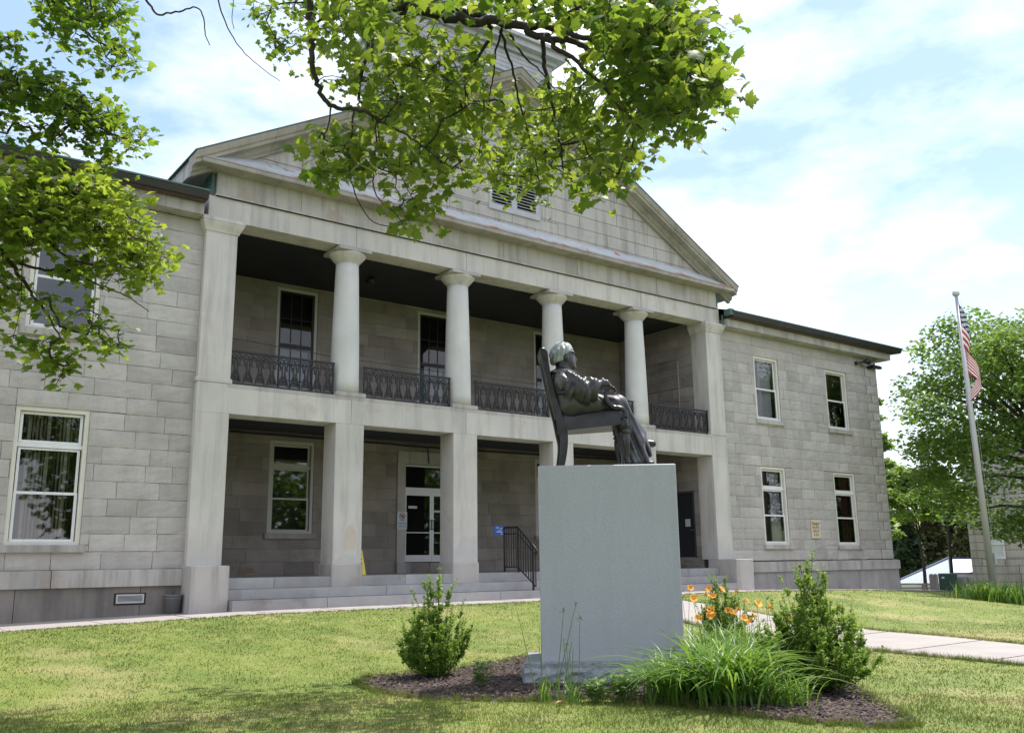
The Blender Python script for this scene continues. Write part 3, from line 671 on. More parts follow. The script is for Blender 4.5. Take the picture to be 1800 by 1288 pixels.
# windows
def window(x0, x1, z0, z1, y, kind, inside='blind', trim='cream', sill=True, frame='white', rev=.17):
    f = MB()
    c = .085   # trim ring lining the opening
    yf = y+.012
    for a in ((x0-.001,x0+c,z0,z1),(x1-c,x1+.001,z0,z1)): f.box((a[0],yf,a[2]),(a[1],y+rev,a[3]))
    f.box((x0+c,yf,z1-c),(x1-c,y+rev,z1)); f.box((x0+c,yf,z0),(x1-c,y+rev,z0+c*.8))
    w = f.build('window', M[trim], CH)
    ya = y+rev-.075
    X0, X1, Z0, Z1 = x0+c, x1-c, z0+c*.8, z1-c
    s = MB(); panes = []
    def sash(a, b, cc, d, yy, st=.055, rails=.055, mx_=0, mz=0):
        s.box((a,yy,cc),(a+st,yy+.04,d)); s.box((b-st,yy,cc),(b,yy+.04,d)); s.box((a+st,yy,cc),(b-st,yy+.04,cc+rails)); s.box((a+st,yy,d-rails),(b-st,yy+.04,d))
        for i in range(mx_): xx = a+st+(b-a-2*st)*(i+1)/(mx_+1); s.box((xx-.011,yy+.004,cc+rails),(xx+.011,yy+.034,d-rails))
        for i in range(mz): zz = cc+rails+(d-cc-2*rails)*(i+1)/(mz+1); s.box((a+st,yy+.006,zz-.011),(b-st,yy+.032,zz+.011))
        panes.append((a+st*.8, b-st*.8, cc+rails*.8, d-rails*.8, yy+.02))
    if kind == 'transom':
        zt = Z0+(Z1-Z0)*.735; s.box((X0,ya-.03,zt-.04),(X1,ya+.05,zt+.04))
        sash(X0+.02, X1-.02, zt+.045, Z1-.01, ya-.01); zm = Z0+(zt-Z0)*.50
        sash(X0+.03, X1-.03, zm-.01, zt-.05, ya-.005, .05, .04); sash(X0+.02, X1-.02, Z0, zm+.02, ya-.03, .055, .045)
    elif kind == 'double':
        zm = Z0+(Z1-Z0)*.49; sash(X0+.03, X1-.03, zm-.01, Z1, ya-.005, .05, .05); sash(X0+.02, X1-.02, Z0, zm+.03, ya-.035, .055, .055)
    elif kind == 'tall':
        zm = Z0+(Z1-Z0)*.56; sash(X0, X1, zm, Z1, ya-.005, .06, .06, 2, 1); sash(X0, X1, Z0, zm+.03, ya-.035, .06, .09, 2, 3)
    s.build('sash', M[frame], w)
    g = MB()
    for a, b_, cc, d, yy in panes: g.add([(a,yy,cc),(b_,yy,cc),(b_,yy,d),(a,yy,d)], [(0,1,2,3)])
    g.build('pane', M['glass' if kind != 'tall' else 'glassd'], w, fix=False)
    if sill:
        q = MB(); cham(q, x0-.09, x1+.10, y-.10, y+.16, z0-.145, z0+.0, .012, rnd.random()); q.build('sill', M['smooth2'], w)
    q = MB(); yb = y+.75
    q.add([(x0,y+rev,z0),(x1,y+rev,z0),(x1,y+rev,z1),(x0,y+rev,z1),(x0,yb,z0),(x1,yb,z0),(x1,yb,z1),(x0,yb,z1)], [(4,5,6,7),(0,1,5,4),(1,2,6,5),(2,3,7,6),(3,0,4,7)])
    q.build('dark_interior', M['black'], w)
    yc = y+rev+.10; q = MB()
    if inside == 'vblind':
        x = X0+.02; k = 0
        while x < X1-.04:
            wv = .085; a = 1.15+.25*math.sin(k*.9)
            if k % 5 == 3: a = .5
            dx, dy = wv*.5*math.cos(a), wv*.5*math.sin(a)
            q.box((0,0,0),(0.001,0.001,0.001)) if False else q.add([(x-dx,yc-dy,Z0+.05),(x+dx,yc+dy,Z0+.05),(x+dx,yc+dy,Z1-.03),(x-dx,yc-dy,Z1-.03)], [(0,1,2,3)], rnd.random())
            x += .072; k += 1
        q.build('blind', M['blind'], w, fix=False)
    elif inside in ('curtainR', 'redR'):
        xs = np.linspace(X0+(X1-X0)*.55, X1-.02, 22); vs = []
        for x in xs: d = .03*math.sin(x*70); vs += [(x,yc+d,Z0+.03),(x,yc+d,Z1-.02)]
        q.add(vs, [(2*i,2*i+2,2*i+3,2*i+1) for i in range(21)]); q.build('curtain', M['shade' if inside == 'curtainR' else 'red'], w, True, False)
    elif inside == 'shade':
        q.add([(X0+.02,yc,Z0+.04),(X1-.06,yc,Z0+.04),(X1-.06,yc,Z1),(X0+.02,yc,Z1)], [(0,1,2,3)]); q.build('roller_shade', M['shade'], w, fix=False)
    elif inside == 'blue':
        zt = Z0+(Z1-Z0)*.54; q.add([(X0+.05,yc,Z0+.04),(X1-.08,yc,Z0+.04),(X1-.08,yc,zt),(X0+.05,yc,zt)], [(0,1,2,3)]); q.build('sky_reflection_panel', M['skyrefl'], w, fix=False)  # pale blue sheet behind the lower panes, painted as reflected sky
    return w
window(*LW[0], YW, 'transom', 'vblind'); window(*LW[1], YW, 'double', 'none'); window(*LW[2], YW, 'transom', 'vblind'); window(*LW[3], YW, 'double', 'none')
window(*RW[0], YW, 'transom', 'curtainR'); window(*RW[1], YW, 'transom', 'redR'); window(*RW[2], YW, 'double', 'shade'); window(*RW[3], YW, 'double', 'none')
window(*BK[0], 4.3, 'transom', 'none', trim='trim2', frame='trim2'); window(*BK[2], 4.3, 'transom', 'none', trim='trim2', frame='trim2')
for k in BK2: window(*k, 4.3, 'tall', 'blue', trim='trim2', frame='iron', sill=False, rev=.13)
# entrance door
d = MB(); x0, x1, z0, z1 = 7.46, 9.54, 1.12, 4.06; y = 4.42
for a, c in ((x0,x0+.06),(x1-.06,x1)): d.box((a,y-.03,z0),(c,y+.05,z1))
d.box((x0+.06,y-.03,z1-.06),(x1-.06,y+.05,z1)); d.box((x0+.06,y-.035,3.24),(x1-.06,y+.05,3.36))
do = d.build('entrance_door', M['alu'], CH)
for s_, a, c in ((-1, x0+.06, 8.497), (1, 8.503, x1-.06)):
    q = MB(); q.box((a,y-.02,z0),(a+.07,y+.03,3.24)); q.box((c-.07,y-.02,z0),(c,y+.03,3.24)); q.box((a+.07,y-.02,z0),(c-.07,y+.03,z0+.2)); q.box((a+.07,y-.02,3.12),(c-.07,y+.03,3.24)); q.box((a+.07,y-.02,1.98),(c-.07,y+.02,2.01))
    lf = q.build('door_leaf', M['alu'], do)
    g = MB(); g.add([(a+.06,y+.01,z0+.18),(c-.06,y+.01,z0+.18),(c-.06,y+.01,3.14),(a+.06,y+.01,3.14)], [(0,1,2,3)]); g.build('glazing', M['glassd'], lf, fix=False)
    hx = c-.035 if s_ < 0 else a+.035
    q = MB(); q.tube([(hx,y-.02,2.10),(hx+s_*.0,y-.09,2.10),(hx,y-.09,2.38),(hx,y-.02,2.38)], .014, 8); q.build('handle', M['iron'], lf)
    q = MB(); q.box((a+.15 if s_ < 0 else a+.09,y-.002,2.72 if s_ < 0 else 2.62),(a+.46 if s_ < 0 else a+.36,y+.0,2.80 if s_ < 0 else 2.68)); q.build('door_notice', M['signwhite'], lf)
g = MB(); g.add([(x0+.05,y+.01,3.35),(x1-.05,y+.01,3.35),(x1-.05,y+.01,4.01),(x0+.05,y+.01,4.01)], [(0,1,2,3)]); g.build('transom_glazing', M['glassd'], do, fix=False)
q = MB(); q.add([(x0,y+.05,.8),(x1,y+.05,.8),(x1,y+.05,z1),(x0,y+.05,z1),(x0,y+1.6,.8),(x1,y+1.6,.8),(x1,y+1.6,z1),(x0,y+1.6,z1)], [(4,5,6,7),(0,1,5,4),(1,2,6,5),(2,3,7,6),(3,0,4,7)]); q.build('dark_interior', M['black'], do)
q = MB(); q.box((7.18,4.235,1.10),(7.458,4.34,4.1), .7); q.box((9.542,4.235,1.10),(9.82,4.34,4.1), .7); q.box((7.18,4.23,4.063),(9.82,4.34,4.44), .5); q.build('door_surround', M['smooth2'], CH)
for a_ in (7.14, 9.38): q = MB(); q.box((a_,4.13,.80),(a_+.48,4.34,1.098), .3); q.build('threshold_block', M['smooth2'], CH)
q = MB(); q.box((7.622,4.3,.80),(9.378,4.5,1.10)); q.build('doorway_step', M['joint'], CH)
# dark side door with a paper notice
q = MB(); q.box((16.70,.95,1.17),(16.76,2.05,3.32)); sd_ = q.build('side_door', M['ceil'], CH)
q = MB()
for a in ((.93,1.0),(2.0,2.07)): q.box((16.63,a[0],1.15),(16.70,a[1],3.34))
q.box((16.63,1.0,3.27),(16.70,2.0,3.34)); q.build('door_frame', M['ceil_low'], sd_)
q = MB(); q.box((16.690,1.20,2.17),(16.699,1.42,2.42)); q.build('paper_notice', M['signwhite'], sd_)
q = MB(); q.tube([(16.70,1.05,2.05),(16.64,1.05,2.05),(16.64,1.15,2.05)], .012, 6); q.build('handle', M['alu'], sd_)
# ceiling conduit and cables of the porch
q = MB(); q.tube([(1.9,4.15,4.64),(6.9,4.15,4.62),(7.4,4.15,4.60),(9.0,4.15,4.60)], .03, 6); q.tube([(8.2,4.17,4.6),(8.25,4.17,4.1)], .018, 6); q.tube([(9.0,4.15,4.6),(16.4,4.15,4.66)], .03, 6); q.build('conduit', M['ceil'], CH)
q = MB(); q.tube([(.4,.9,6.42),(3.4,1.1,6.33),(6.8,1.1,6.30),(10.2,1.1,6.31),(13.6,1.1,6.28),(15.2,1.,6.2),(16.6,.9,6.36)], .009, 4); q.build('cable', M['iron'], CH)
q = MB(); q.tube([(.36,-.0,.02),(.36,-.0,.03)], .001, 3)
# paler patched panel on the upper side wall
q = MB()
for a in (((1.35,6.05),(1.35,7.83)),((1.35,7.83),(3.1,7.76)),((1.35,6.95),(3.2,6.98)),((1.35,7.40),(3.2,7.44))):
    (ya_, za), (yb_, zb) = a; q.tube([(16.625,ya_,za),(16.625,yb_,zb)], .018, 4)
q.build('mortar_patch_line', M['smooth2'], CH)
# basement vent
v = MB()
for a in ((-1.72,-1.17,.505,.535),(-1.72,-1.17,.355,.385)): v.box((a[0],YW-.06,a[2]),(a[1],YW-.028,a[3]))
v.box((-1.72,YW-.06,.385),(-1.69,YW-.028,.505)); v.box((-1.20,YW-.06,.385),(-1.17,YW-.028,.505))
for k in range(5): v.box((-1.69,YW-.055,.392+k*.023),(-1.20,YW-.035,.402+k*.023))
vo = v.build('basement_vent', M['alu'], CH)
q = MB(); q.box((-1.76,YW-.036,.32),(-1.13,YW-.028,.56)); q.build('dark_recess', M['joint'], vo)

# bared and stained patches low on the piers
def patch(name, pts, m, fn, par=CH):
    r = random.Random(len(pts)); out = []
    for i in range(len(pts)):
        a, b_ = pts[i], pts[(i+1)%len(pts)]
        for t in np.linspace(0, 1, 5)[:-1]: out.append((a[0]*(1-t)+b_[0]*t+r.uniform(-.012,.012)*(0 < t), a[1]*(1-t)+b_[1]*t+r.uniform(-.012,.012)*(0 < t)))
    q = MB(); q.ring_loft([[fn(a, c, .0) for a, c in out], [fn(a, c, .003) for a, c in out]]); q.build(name, m, par)
fr = lambda a, c, d: (a, -d, c); sdp = lambda x0: (lambda a, c, d: (x0-d, a, c))
patch('bared_patch', [(6.43,1.10),(6.43,1.40),(6.55,1.46),(6.66,1.75),(6.80,1.84),(6.93,1.70),(7.07,1.78),(7.17,1.60),(7.17,1.10)], M['bared'], fr)
patch('bared_patch', [(.02,1.10),(.02,1.45),(.20,1.78),(.38,1.72),(.47,1.40),(.62,1.30),(.63,1.10)], M['bared'], sdp(6.42))
patch('bared_patch', [(.03,1.10),(.05,1.45),(.25,1.62),(.55,1.52),(.64,1.2),(.64,1.10)], M['bared'], sdp(16.62))
patch('rust_stain', [(3.34,1.40),(3.32,1.70),(3.40,1.95),(3.52,2.02),(3.62,1.85),(3.66,1.55),(3.60,1.40),(3.46,1.46)], M['rust'], fr)
patch('bared_patch', [(3.03,1.10),(3.03,1.22),(3.12,1.17),(3.22,1.28),(3.42,1.32),(3.62,1.25),(3.77,1.20),(3.77,1.10)], M['bared'], fr)
patch('rust_stain', [(2.35,.86),(2.40,1.0),(2.75,1.02),(2.85,.88)], M['rust2'], lambda a, c, d: (a, 4.265-d, c))
# cast iron balcony railings
def spiral(cx, cz, r0, r1, a0, turns, n=16, y=0):
    return [(cx+(r0+(r1-r0)*k/n)*math.cos(a0+turns*2*PI*k/n), y, cz+(r0+(r1-r0)*k/n)*math.sin(a0+turns*2*PI*k/n)) for k in range(n+1)]
def motif(b, x, w, H):
    t = .0175
    for s in (-1, 1):
        # upper C scrolls
        c = x+s*w*.21; b.tube([(c+s*(p[0]), 0, p[2]) for p in spiral(0, H-.10, .082, .018, -.9, 1.25)], t, 4)
        # stem of the scroll sweeping down
        b.tube([(x+s*w*k[0], 0, H*k[1]) for k in ((.36,.80),(.27,.68),(.14,.58),(.10,.46),(.20,.32),(.33,.16),(.38,.04))], t*1.15, 4)
        b.tube([(x+s*w*k[0], 0, H*k[1]) for k in ((.0,.92),(.05,.80),(.12,.72),(.10,.62))], t, 4)
        # small leaves
        b.tube([(x+s*w*.14,0,H*.56),(x+s*w*.30,0,H*.62),(x+s*w*.36,0,H*.57)], [.008,.026,.005], 4)
        b.tube([(x+s*w*.12,0,H*.66),(x+s*w*.26,0,H*.70)], [.024,.006], 4)
        # lower scrolls
        b.tube([(x+s*w*.17+s*p[0], 0, p[2]) for p in spiral(0, H*.14, .055, .012, 1.2, 1.2)], t, 4)
    # oval flower medallion
    b.tube([(x+w*.20*math.cos(a), 0, H*.30+H*.15*math.sin(a)) for a in np.linspace(0, 2*PI, 15)], .008, 4, cap=False)
    for k in range(6):
        a = k*PI/3; b.tube([(x,0,H*.30),(x+w*.15*math.cos(a),0,H*.30+H*.10*math.sin(a))], [.018,.032], 4)
mo = MB()
bays = [(.385, 2.985), (3.815, 6.385), (7.215, 9.785), (10.615, 13.185), (14.015, 16.615)]
for (a, c) in bays:
    b = MB(); n = 9; w = (c-a)/n; H = .72
    for i in range(n): motif(b, a+w*(i+.5), w, H)
    for i in range(n+1): b.tube([(a+w*i if 0 < i < n else (a+.012 if i == 0 else c-.012),0,0.0),(a+w*i if 0 < i < n else (a+.012 if i == 0 else c-.012),0,H*.55)], .006, 4) if i in (0, n) else None
    V = [(x, .13+y, 5.175+z) for x, y, z in b.v]
    q = MB(); q.add(V, b.f); ro = q.build('railing_panel', M['iron'], CH)
    q = MB(); q.box((a-.01,.095,5.895),(c+.01,.175,5.94)); q.box((a-.01,.11,5.15),(c+.01,.155,5.18))
    for x in (a+.012, c-.012): q.box((x-.018,.115,5.12),(x+.018,.15,5.9))
    q.build('rail', M['iron'], ro)
# downpipe and copper louvre beside the entablature
q = MB(); q.box((17.215,-.02,9.55),(17.30,.12,10.1)); q.box((-.30,.05,9.55),(-.215,.5,10.08)); q.build('copper_flashing', M['copper'], CH)
q = MB(); q.tube([(17.40,-.1,8.9),(17.40,-.1,9.3)], .03, 8); q.box((17.36,-.5,9.25),(17.56,-.22,9.46)); q.build('downpipe_head', M['copper'], CH)

# ------------------------------------------------------------------ pedestal
def L3(u, v, z): q = BC+U*u+Vv*v; return (q[0], q[1], z)
PD = thing('pedestal', 'plain blue grey granite block pedestal on a rock faced base in the flower bed', 'pedestal', L3(1.1, .7, -.45))
def rough_block(name, u0, u1, v0, v1, z0, z1, m, amp, smooth_top, parent, ch=.01):
    B = MB(); r = random.Random(4)
    nu, nv, nz = (26, 14, 8) if amp else (1, 1, 1)
    if not amp:
        o = [(u0+ch,v0),(u1-ch,v0),(u1,v0+ch),(u1,v1-ch),(u1-ch,v1),(u0+ch,v1),(u0,v1-ch),(u0,v0+ch)]
        cu, cv = (u0+u1)/2, (v0+v1)/2
        inn = [(cu+(a-cu)*(1-2*ch/(u1-u0)), cv+(c-cv)*(1-2*ch/(v1-v0))) for a, c in o]
        B.ring_loft([[L3(a, c, z0) for a, c in o], [L3(a, c, z1-ch) for a, c in o], [L3(a, c, z1) for a, c in inn]])
        return B.build(name, m, parent)
    peri = [(u0+(u1-u0)*i/nu, v0, 0, -1) for i in range(nu)]+[(u1, v0+(v1-v0)*i/nv, 1, 0) for i in range(nv)]+[(u1-(u1-u0)*i/nu, v1, 0, 1) for i in range(nu)]+[(u0, v1-(v1-v0)*i/nv, -1, 0) for i in range(nv)]
    rings = []
    for j in range(nz+1):
        k = j/nz; bul = math.sin(PI*min(1, k*1.02))**.6; ring = []
        for a, c, n1, n2 in peri:
            d = amp*(bul*(.7+r.random()*1.2)-.25) if j < nz-1 else r.uniform(-.004, .004)
            ring.append(L3(a+n1*d, c+n2*d, (z0+(z1-z0)*j/(nz-1)*.86 if j < nz else z1)+(r.uniform(-.012, .012) if 0 < j < nz-1 else 0)))
        rings.append(ring)
    ins = [L3((u0+u1)/2+(a-(u0+u1)/2)*.97, (v0+v1)/2+(c-(v0+v1)/2)*.95, z1+.006) for a, c, _, _ in peri]; rings.append(ins)
    B.ring_loft(rings); return B.build(name, m, parent)
rough_block('base', 0.0, 2.2, .0, 1.42, -.56, -.155, M['pedrock'], .05, True, PD)
rough_block('block', .205, 2.022, .15, 1.27, -.148, 2.335, M['ped'], 0, True, PD, .012)

# ------------------------------------------------------------------ statue (signed distance figure -> surface nets)
PH = math.radians(5); PT = 2.336
Fh = U*math.cos(PH)+Vv*math.sin(PH); Nh = Vv*math.cos(PH)-U*math.sin(PH); SO = BC+U*.95+Vv*.70
def S3(x, y, z): q = SO+Fh*x+Nh*y; return (q[0], q[1], PT+z)
def s3np(P): q = SO[None]+P[:,0:1]*Fh+P[:,1:2]*Nh; return np.c_[q, P[:,2]+PT]
def cap(P, a, b, ra, rb):
    a = np.array(a, np.float32); b = np.array(b, np.float32); d = b-a; t = np.clip(((P-a)@d)/(d@d), 0, 1)
    return np.linalg.norm(P-a-t[...,None]*d, axis=-1)-(ra+(rb-ra)*t)
def ell(P, c, r):
    q = (P-np.array(c, np.float32))/np.array(r, np.float32); k = np.linalg.norm(q, axis=-1); return (k-1)*min(r)
def smin(a, b, k): h = np.clip(.5+.5*(b-a)/k, 0, 1); return b*(1-h)+a*h-k*h*(1-h)
def surface_nets(f, lo, hi, st):
    xs = [np.arange(lo[i], hi[i], st, dtype=np.float32) for i in range(3)]
    G = np.stack(np.meshgrid(*xs, indexing='ij'), -1); v = f(G); s = v < 0
    c = np.zeros(tuple(n-1 for n in v.shape), np.int8)
    for i in (0,1):
        for j in (0,1):
            for k in (0,1): c += s[i:v.shape[0]-1+i, j:v.shape[1]-1+j, k:v.shape[2]-1+k]
    act = (c > 0) & (c < 8); idx = -np.ones(act.shape, np.int64); idx[act] = np.arange(act.sum()); ia = np.argwhere(act)
    acc = np.zeros((len(ia), 3)); cnt = np.zeros(len(ia))
    cor = [(i,j,k) for i in (0,1) for j in (0,1) for k in (0,1)]
    for a in cor:
        for ax in range(3):
            if a[ax]: continue
            b = list(a); b[ax] = 1; pa = ia+a; pb = ia+b; va = v[tuple(pa.T)]; vb = v[tuple(pb.T)]; m = (va < 0) != (vb < 0)
            t = np.where(m, va/(va-vb+1e-12), 0); p = pa.astype(float); p[:,ax] += t; acc[m] += p[m]; cnt[m] += 1
    V = acc/cnt[:,None]*st+np.array(lo); F = []
    for ax in range(3):
        o1, o2 = [(1,2),(2,0),(0,1)][ax]
        sl0 = [slice(None)]*3; sl1 = [slice(None)]*3; sl0[ax] = slice(0,-1); sl1[ax] = slice(1,None)
        A = s[tuple(sl0)]; Bq = s[tuple(sl1)]; m = A != Bq; e = np.argwhere(m); e = e[(e[:,o1] > 0) & (e[:,o2] > 0)]
        e = e[(e[:,o1] < v.shape[o1]-1) & (e[:,o2] < v.shape[o2]-1)]
        def cc(d1, d2): q = e.copy(); q[:,o1] -= d1; q[:,o2] -= d2; return idx[tuple(q.T)]
        q = np.stack([cc(1,1), cc(0,1), cc(0,0), cc(1,0)], 1); fl = A[tuple(e.T)]; q[~fl] = q[~fl][:,::-1]; F.append(q)
    return V, np.concatenate(F)
def figure(P):
    x, y, z = P[...,0], P[...,1], P[...,2]
    # torso leaning against the chair back, broad robed shoulders
    t = cap(P, (-.30,0,.82), (-.40,0,1.12), .20, .215)
    t = smin(t, cap(P, (-.30,.16,.85), (-.36,.15,1.16), .15, .16), .08); t = smin(t, cap(P, (-.30,-.16,.85), (-.36,-.15,1.16), .15, .16), .08)
    t = smin(t, cap(P, (-.37,-.25,1.20), (-.37,.25,1.20), .14, .14), .10); t = smin(t, cap(P, (-.30,-.18,.88), (.05,-.20,.87), .17, .14), .08)
    t = smin(t, cap(P, (-.40,0,1.22), (-.375,0,1.42), .135, .10), .09)                    # neck
    t = smin(t, ell(P, (-.42,0,1.30), (.17,.25,.09)), .05)                                   # collar
    h = ell(P, (-.365,0,1.59), (.145,.118,.185)); h = smin(h, ell(P, (-.31,0,1.49), (.11,.085,.10)), .05)   # skull and jaw
    fc = (np.float32(math.cos(.35)), np.float32(math.sin(.35)))
    h = smin(h, cap(P, (-.215,.02,1.60), (-.192,.03,1.535), .018, .026), .02)                # nose
    h = smin(h, ell(P, (-.232,.0,1.645), (.035,.085,.022)), .02)                             # brow
    h = smin(h, ell(P, (-.225,.02,1.435), (.045,.05,.035)), .03)                              # chin
    h = smin(h, ell(P, (-.217,.02,1.493), (.025,.042,.014)), .012)                           # mouth
    h = smin(h, ell(P, (-.335,-.118,1.555), (.030,.018,.050)), .012); h = smin(h, ell(P, (-.335,.118,1.555), (.030,.018,.050)), .012)
    for s in (-1, 1): h = np.maximum(h, -ell(P, (-.222,s*.045,1.612), (.02,.024,.015)))
    for s in (-1, 1): h = smin(h, ell(P, (-.232,s*.045,1.610), (.018,.02,.012)), .006)
    t = smin(t, h, .035)
    # near arm: billowing sleeve lying on the armrest
    a = cap(P, (-.34,-.27,1.17), (-.10,-.36,1.04), .150, .155); a = smin(a, cap(P, (-.10,-.37,1.07), (.10,-.36,1.12), .115, .080), .05)
    a = smin(a, cap(P, (-.26,-.33,1.00), (-.06,-.37,.93), .10, .07), .08)
    a = smin(a, cap(P, (.10,-.36,1.135), (.19,-.355,1.12), .045, .035), .02)
    # far arm bent, hand in the lap
    b = cap(P, (-.34,.27,1.17), (-.14,.36,.96), .13, .11); b = smin(b, cap(P, (-.14,.36,.97), (.06,.16,.93), .105, .075), .05); b = smin(b, cap(P, (.06,.16,.94), (.13,.04,.92), .045, .035), .02)
    # lap and thighs
    l = cap(P, (-.25,-.13,.85), (.37,-.12,.885), .16, .125); l2 = cap(P, (-.25,.13,.85), (.40,.14,.87), .16, .125); l = smin(l, l2, .07)
    l = smin(l, ell(P, (.05,0,.83), (.35,.26,.10)), .08)
    # shins under the robe, near leg down, far leg crossed forward
    s1 = cap(P, (.37,-.12,.88), (.60,-.12,.32), .115, .12); s1 = smin(s1, cap(P, (.60,-.12,.32), (.62,-.11,.13), .12, .14), .08)
    s2 = cap(P, (.40,.13,.88), (.70,.04,.46), .105, .075); s1 = smin(s1, s2, .06); s1 = smin(s1, cap(P, (.46,.0,.6), (.62,.02,.16), .14, .17), .08); s1 = smin(s1, cap(P, (.52,.0,.66), (.725,-.02,.27), .095, .085), .06); s1 = smin(s1, cap(P, (.62,-.05,.36), (.665,-.08,.13), .12, .11), .06)
    s1 = smin(s1, cap(P, (.44,-.10,.45), (.50,-.12,.12), .11, .10), .06)
    d = smin(t, l, .07); d = smin(d, s1, .06)
    # robe folds
    leg = np.clip((.93-z)/.25, 0, 1)*np.clip((x-.30)/.12, 0, 1)
    q = x-.30+(z-.9)*.36
    d = d+leg*(.030*(1-1.7*np.abs(np.sin(q*17+y*6.5+np.sin(z*7)*.5)))+.010*np.sin(q*61-y*9+z*5))*np.clip(1.2-(z)*.4, .3, 1)
    lap = np.clip(1-abs(z-.93)/.12, 0, 1)*np.clip((x+.2)/.15, 0, 1)*np.clip((.42-x)/.1, 0, 1); d = d+lap*.014*(1-1.7*np.abs(np.sin(x*17+y*11+z*9)))
    back = np.clip(1-abs(z-1.02)/.22, 0, 1)*np.clip((.0-x)/.1, 0, 1); d = d+back*.030*(1-1.7*np.abs(np.sin(x*15+y*12+z*8)))
    yoke = np.clip(1-abs(z-1.215)/.09, 0, 1); d = d+yoke*.030*(1-1.8*np.abs(np.sin(np.arctan2(y, x+.42)*11)))*np.clip((np.hypot(x+.4, y)-.14)/.06, 0, 1)
    a = a+.026*(1-1.8*np.abs(np.sin(x*15+z*12+y*5+1.2*np.sin(z*9))))+.006*np.sin(x*75-z*30)
    b = b+.012*np.sin(x*40+z*14)
    d = smin(d, a, .035); d = smin(d, b, .035)
    return d
STT = thing('seated_statue', 'dark bronze statue of a robed man seated in an armchair on the pedestal', 'statue', S3(0, 0, 0))
Vf, Ff = surface_nets(figure, (-.75,-.62,.02), (.95,.62,1.86), .0105)
npmesh('figure', s3np(Vf), Ff, M['robe'], STT, smooth=True)
# hem trailing on the pedestal, shoes
def shoe(P):
    d = cap(P, (.66,.06,.37), (.86,.04,.345), .062, .05); d = smin(d, cap(P, (.64,.06,.42), (.66,.06,.36), .06, .065), .04)
    return np.maximum(d, .285-P[...,2])
Vs, Fs = surface_nets(shoe, (.5,-.1,.2), (1.0,.2,.56), .011); npmesh('shoe', s3np(Vs), Fs, M['bronze'], STT, smooth=True)
def shoe2(P): return np.maximum(smin(cap(P, (.58,-.10,.07), (.80,-.14,.045), .065, .045), cap(P, (.56,-.10,.12), (.6,-.1,.07), .06, .06), .03), .002-P[...,2])
Vs, Fs = surface_nets(shoe2, (.4,-.3,-.02), (.95,.1,.26), .011); npmesh('shoe', s3np(Vs), Fs, M['bronze'], STT, smooth=True)
def hair(P):
    x, y, z = P[...,0], P[...,1], P[...,2]
    d = ell(P, (-.385,0,1.615), (.172,.146,.186)); d = smin(d, ell(P, (-.430,0,1.52), (.110,.115,.12)), .05)
    ang = np.arctan2(y, -(x+.36)); d = d+.006*np.sin(ang*15+np.sin(z*30+ang*3)*1.6)+.006*np.sin(z*42+ang*9+np.sin(ang*5))
    face = np.maximum(-(x+.265+(z-1.66)*-.45), z-1.70)         # cut away over the face
    d = np.maximum(d, -face*1.) if False else np.maximum(d, (x+.262)-np.clip((z-1.655)*1.3, -.10, .10))
    ear = ell(P, (-.33,-.13,1.53), (.05,.05,.07)); d = np.maximum(d, -ear); ear = ell(P, (-.33,.13,1.53), (.05,.05,.07)); d = np.maximum(d, -ear)
    return np.maximum(d, 1.475-z+(x+.5)*.30)
Vh, Fh_ = surface_nets(hair, (-.65,-.25,1.36), (-.05,.25,1.86), .009); npmesh('hair', s3np(Vh), Fh_, M['patina'], STT, smooth=True)
def collarf(P):
    r = np.hypot(P[...,0]+.40, P[...,1]*.80); z = P[...,2]; target = 1.375-np.clip(r-.12, 0, 1)*.52
    return np.maximum(np.maximum(np.abs(z-target)-.016, r-.235-.012*np.sin(np.arctan2(P[...,1], P[...,0]+.4)*9)), .10-r)
Vc, Fc = surface_nets(collarf, (-.75,-.4,1.2), (-.05,.4,1.45), .010); npmesh('collar', s3np(Vc), Fc, M['robe'], STT, smooth=True)
# hands: palm and five fingers resting over the arm scroll / in the lap
def hand(cx, cy, cz, dx, dz, sgn):
    def f(P):
        a = np.array((dx, 0, dz)); a = a/np.linalg.norm(a)
        d = cap(P, (cx,cy-.022,cz), (cx+a[0]*.06,cy-.022,cz+a[2]*.06), .024, .021); d = smin(d, cap(P, (cx,cy+.022,cz), (cx+a[0]*.06,cy+.022,cz+a[2]*.06), .024, .021), .025)
        for k, (o, l) in enumerate(((-.036,.060),(-.012,.072),(.013,.068),(.036,.050))):
            p1 = (cx+a[0]*.065, cy+o, cz+a[2]*.065); p2 = (p1[0]+l*.62, cy+o*1.15, p1[2]-l*.35); p3 = (p2[0]+l*.18, cy+o*1.15, p2[2]-l*.52)
            d = smin(d, cap(P, p1, p2, .0125, .0115), .008); d = smin(d, cap(P, p2, p3, .0115, .010), .006)
        p1 = (cx+.01, cy+sgn*.035, cz-.005); p2 = (cx+.05, cy+sgn*.062, cz-.03); d = smin(d, cap(P, p1, p2, .015, .012), .012); d = smin(d, cap(P, p2, (cx+.085, cy+sgn*.058, cz-.045), .012, .010), .006)
        return d
    return f
for (cx, cy, cz, dx, dz, sg) in ((.185,-.355,1.115,1,-.55,1), (.12,.02,.945,1,-.35,-1)):
    Vq, Fq = surface_nets(hand(cx, cy, cz, dx, dz, sg), (cx-.05,cy-.11,cz-.16), (cx+.22,cy+.11,cz+.06), .0055); npmesh('hand', s3np(Vq), Fq, M['bronze'], STT, smooth=True)
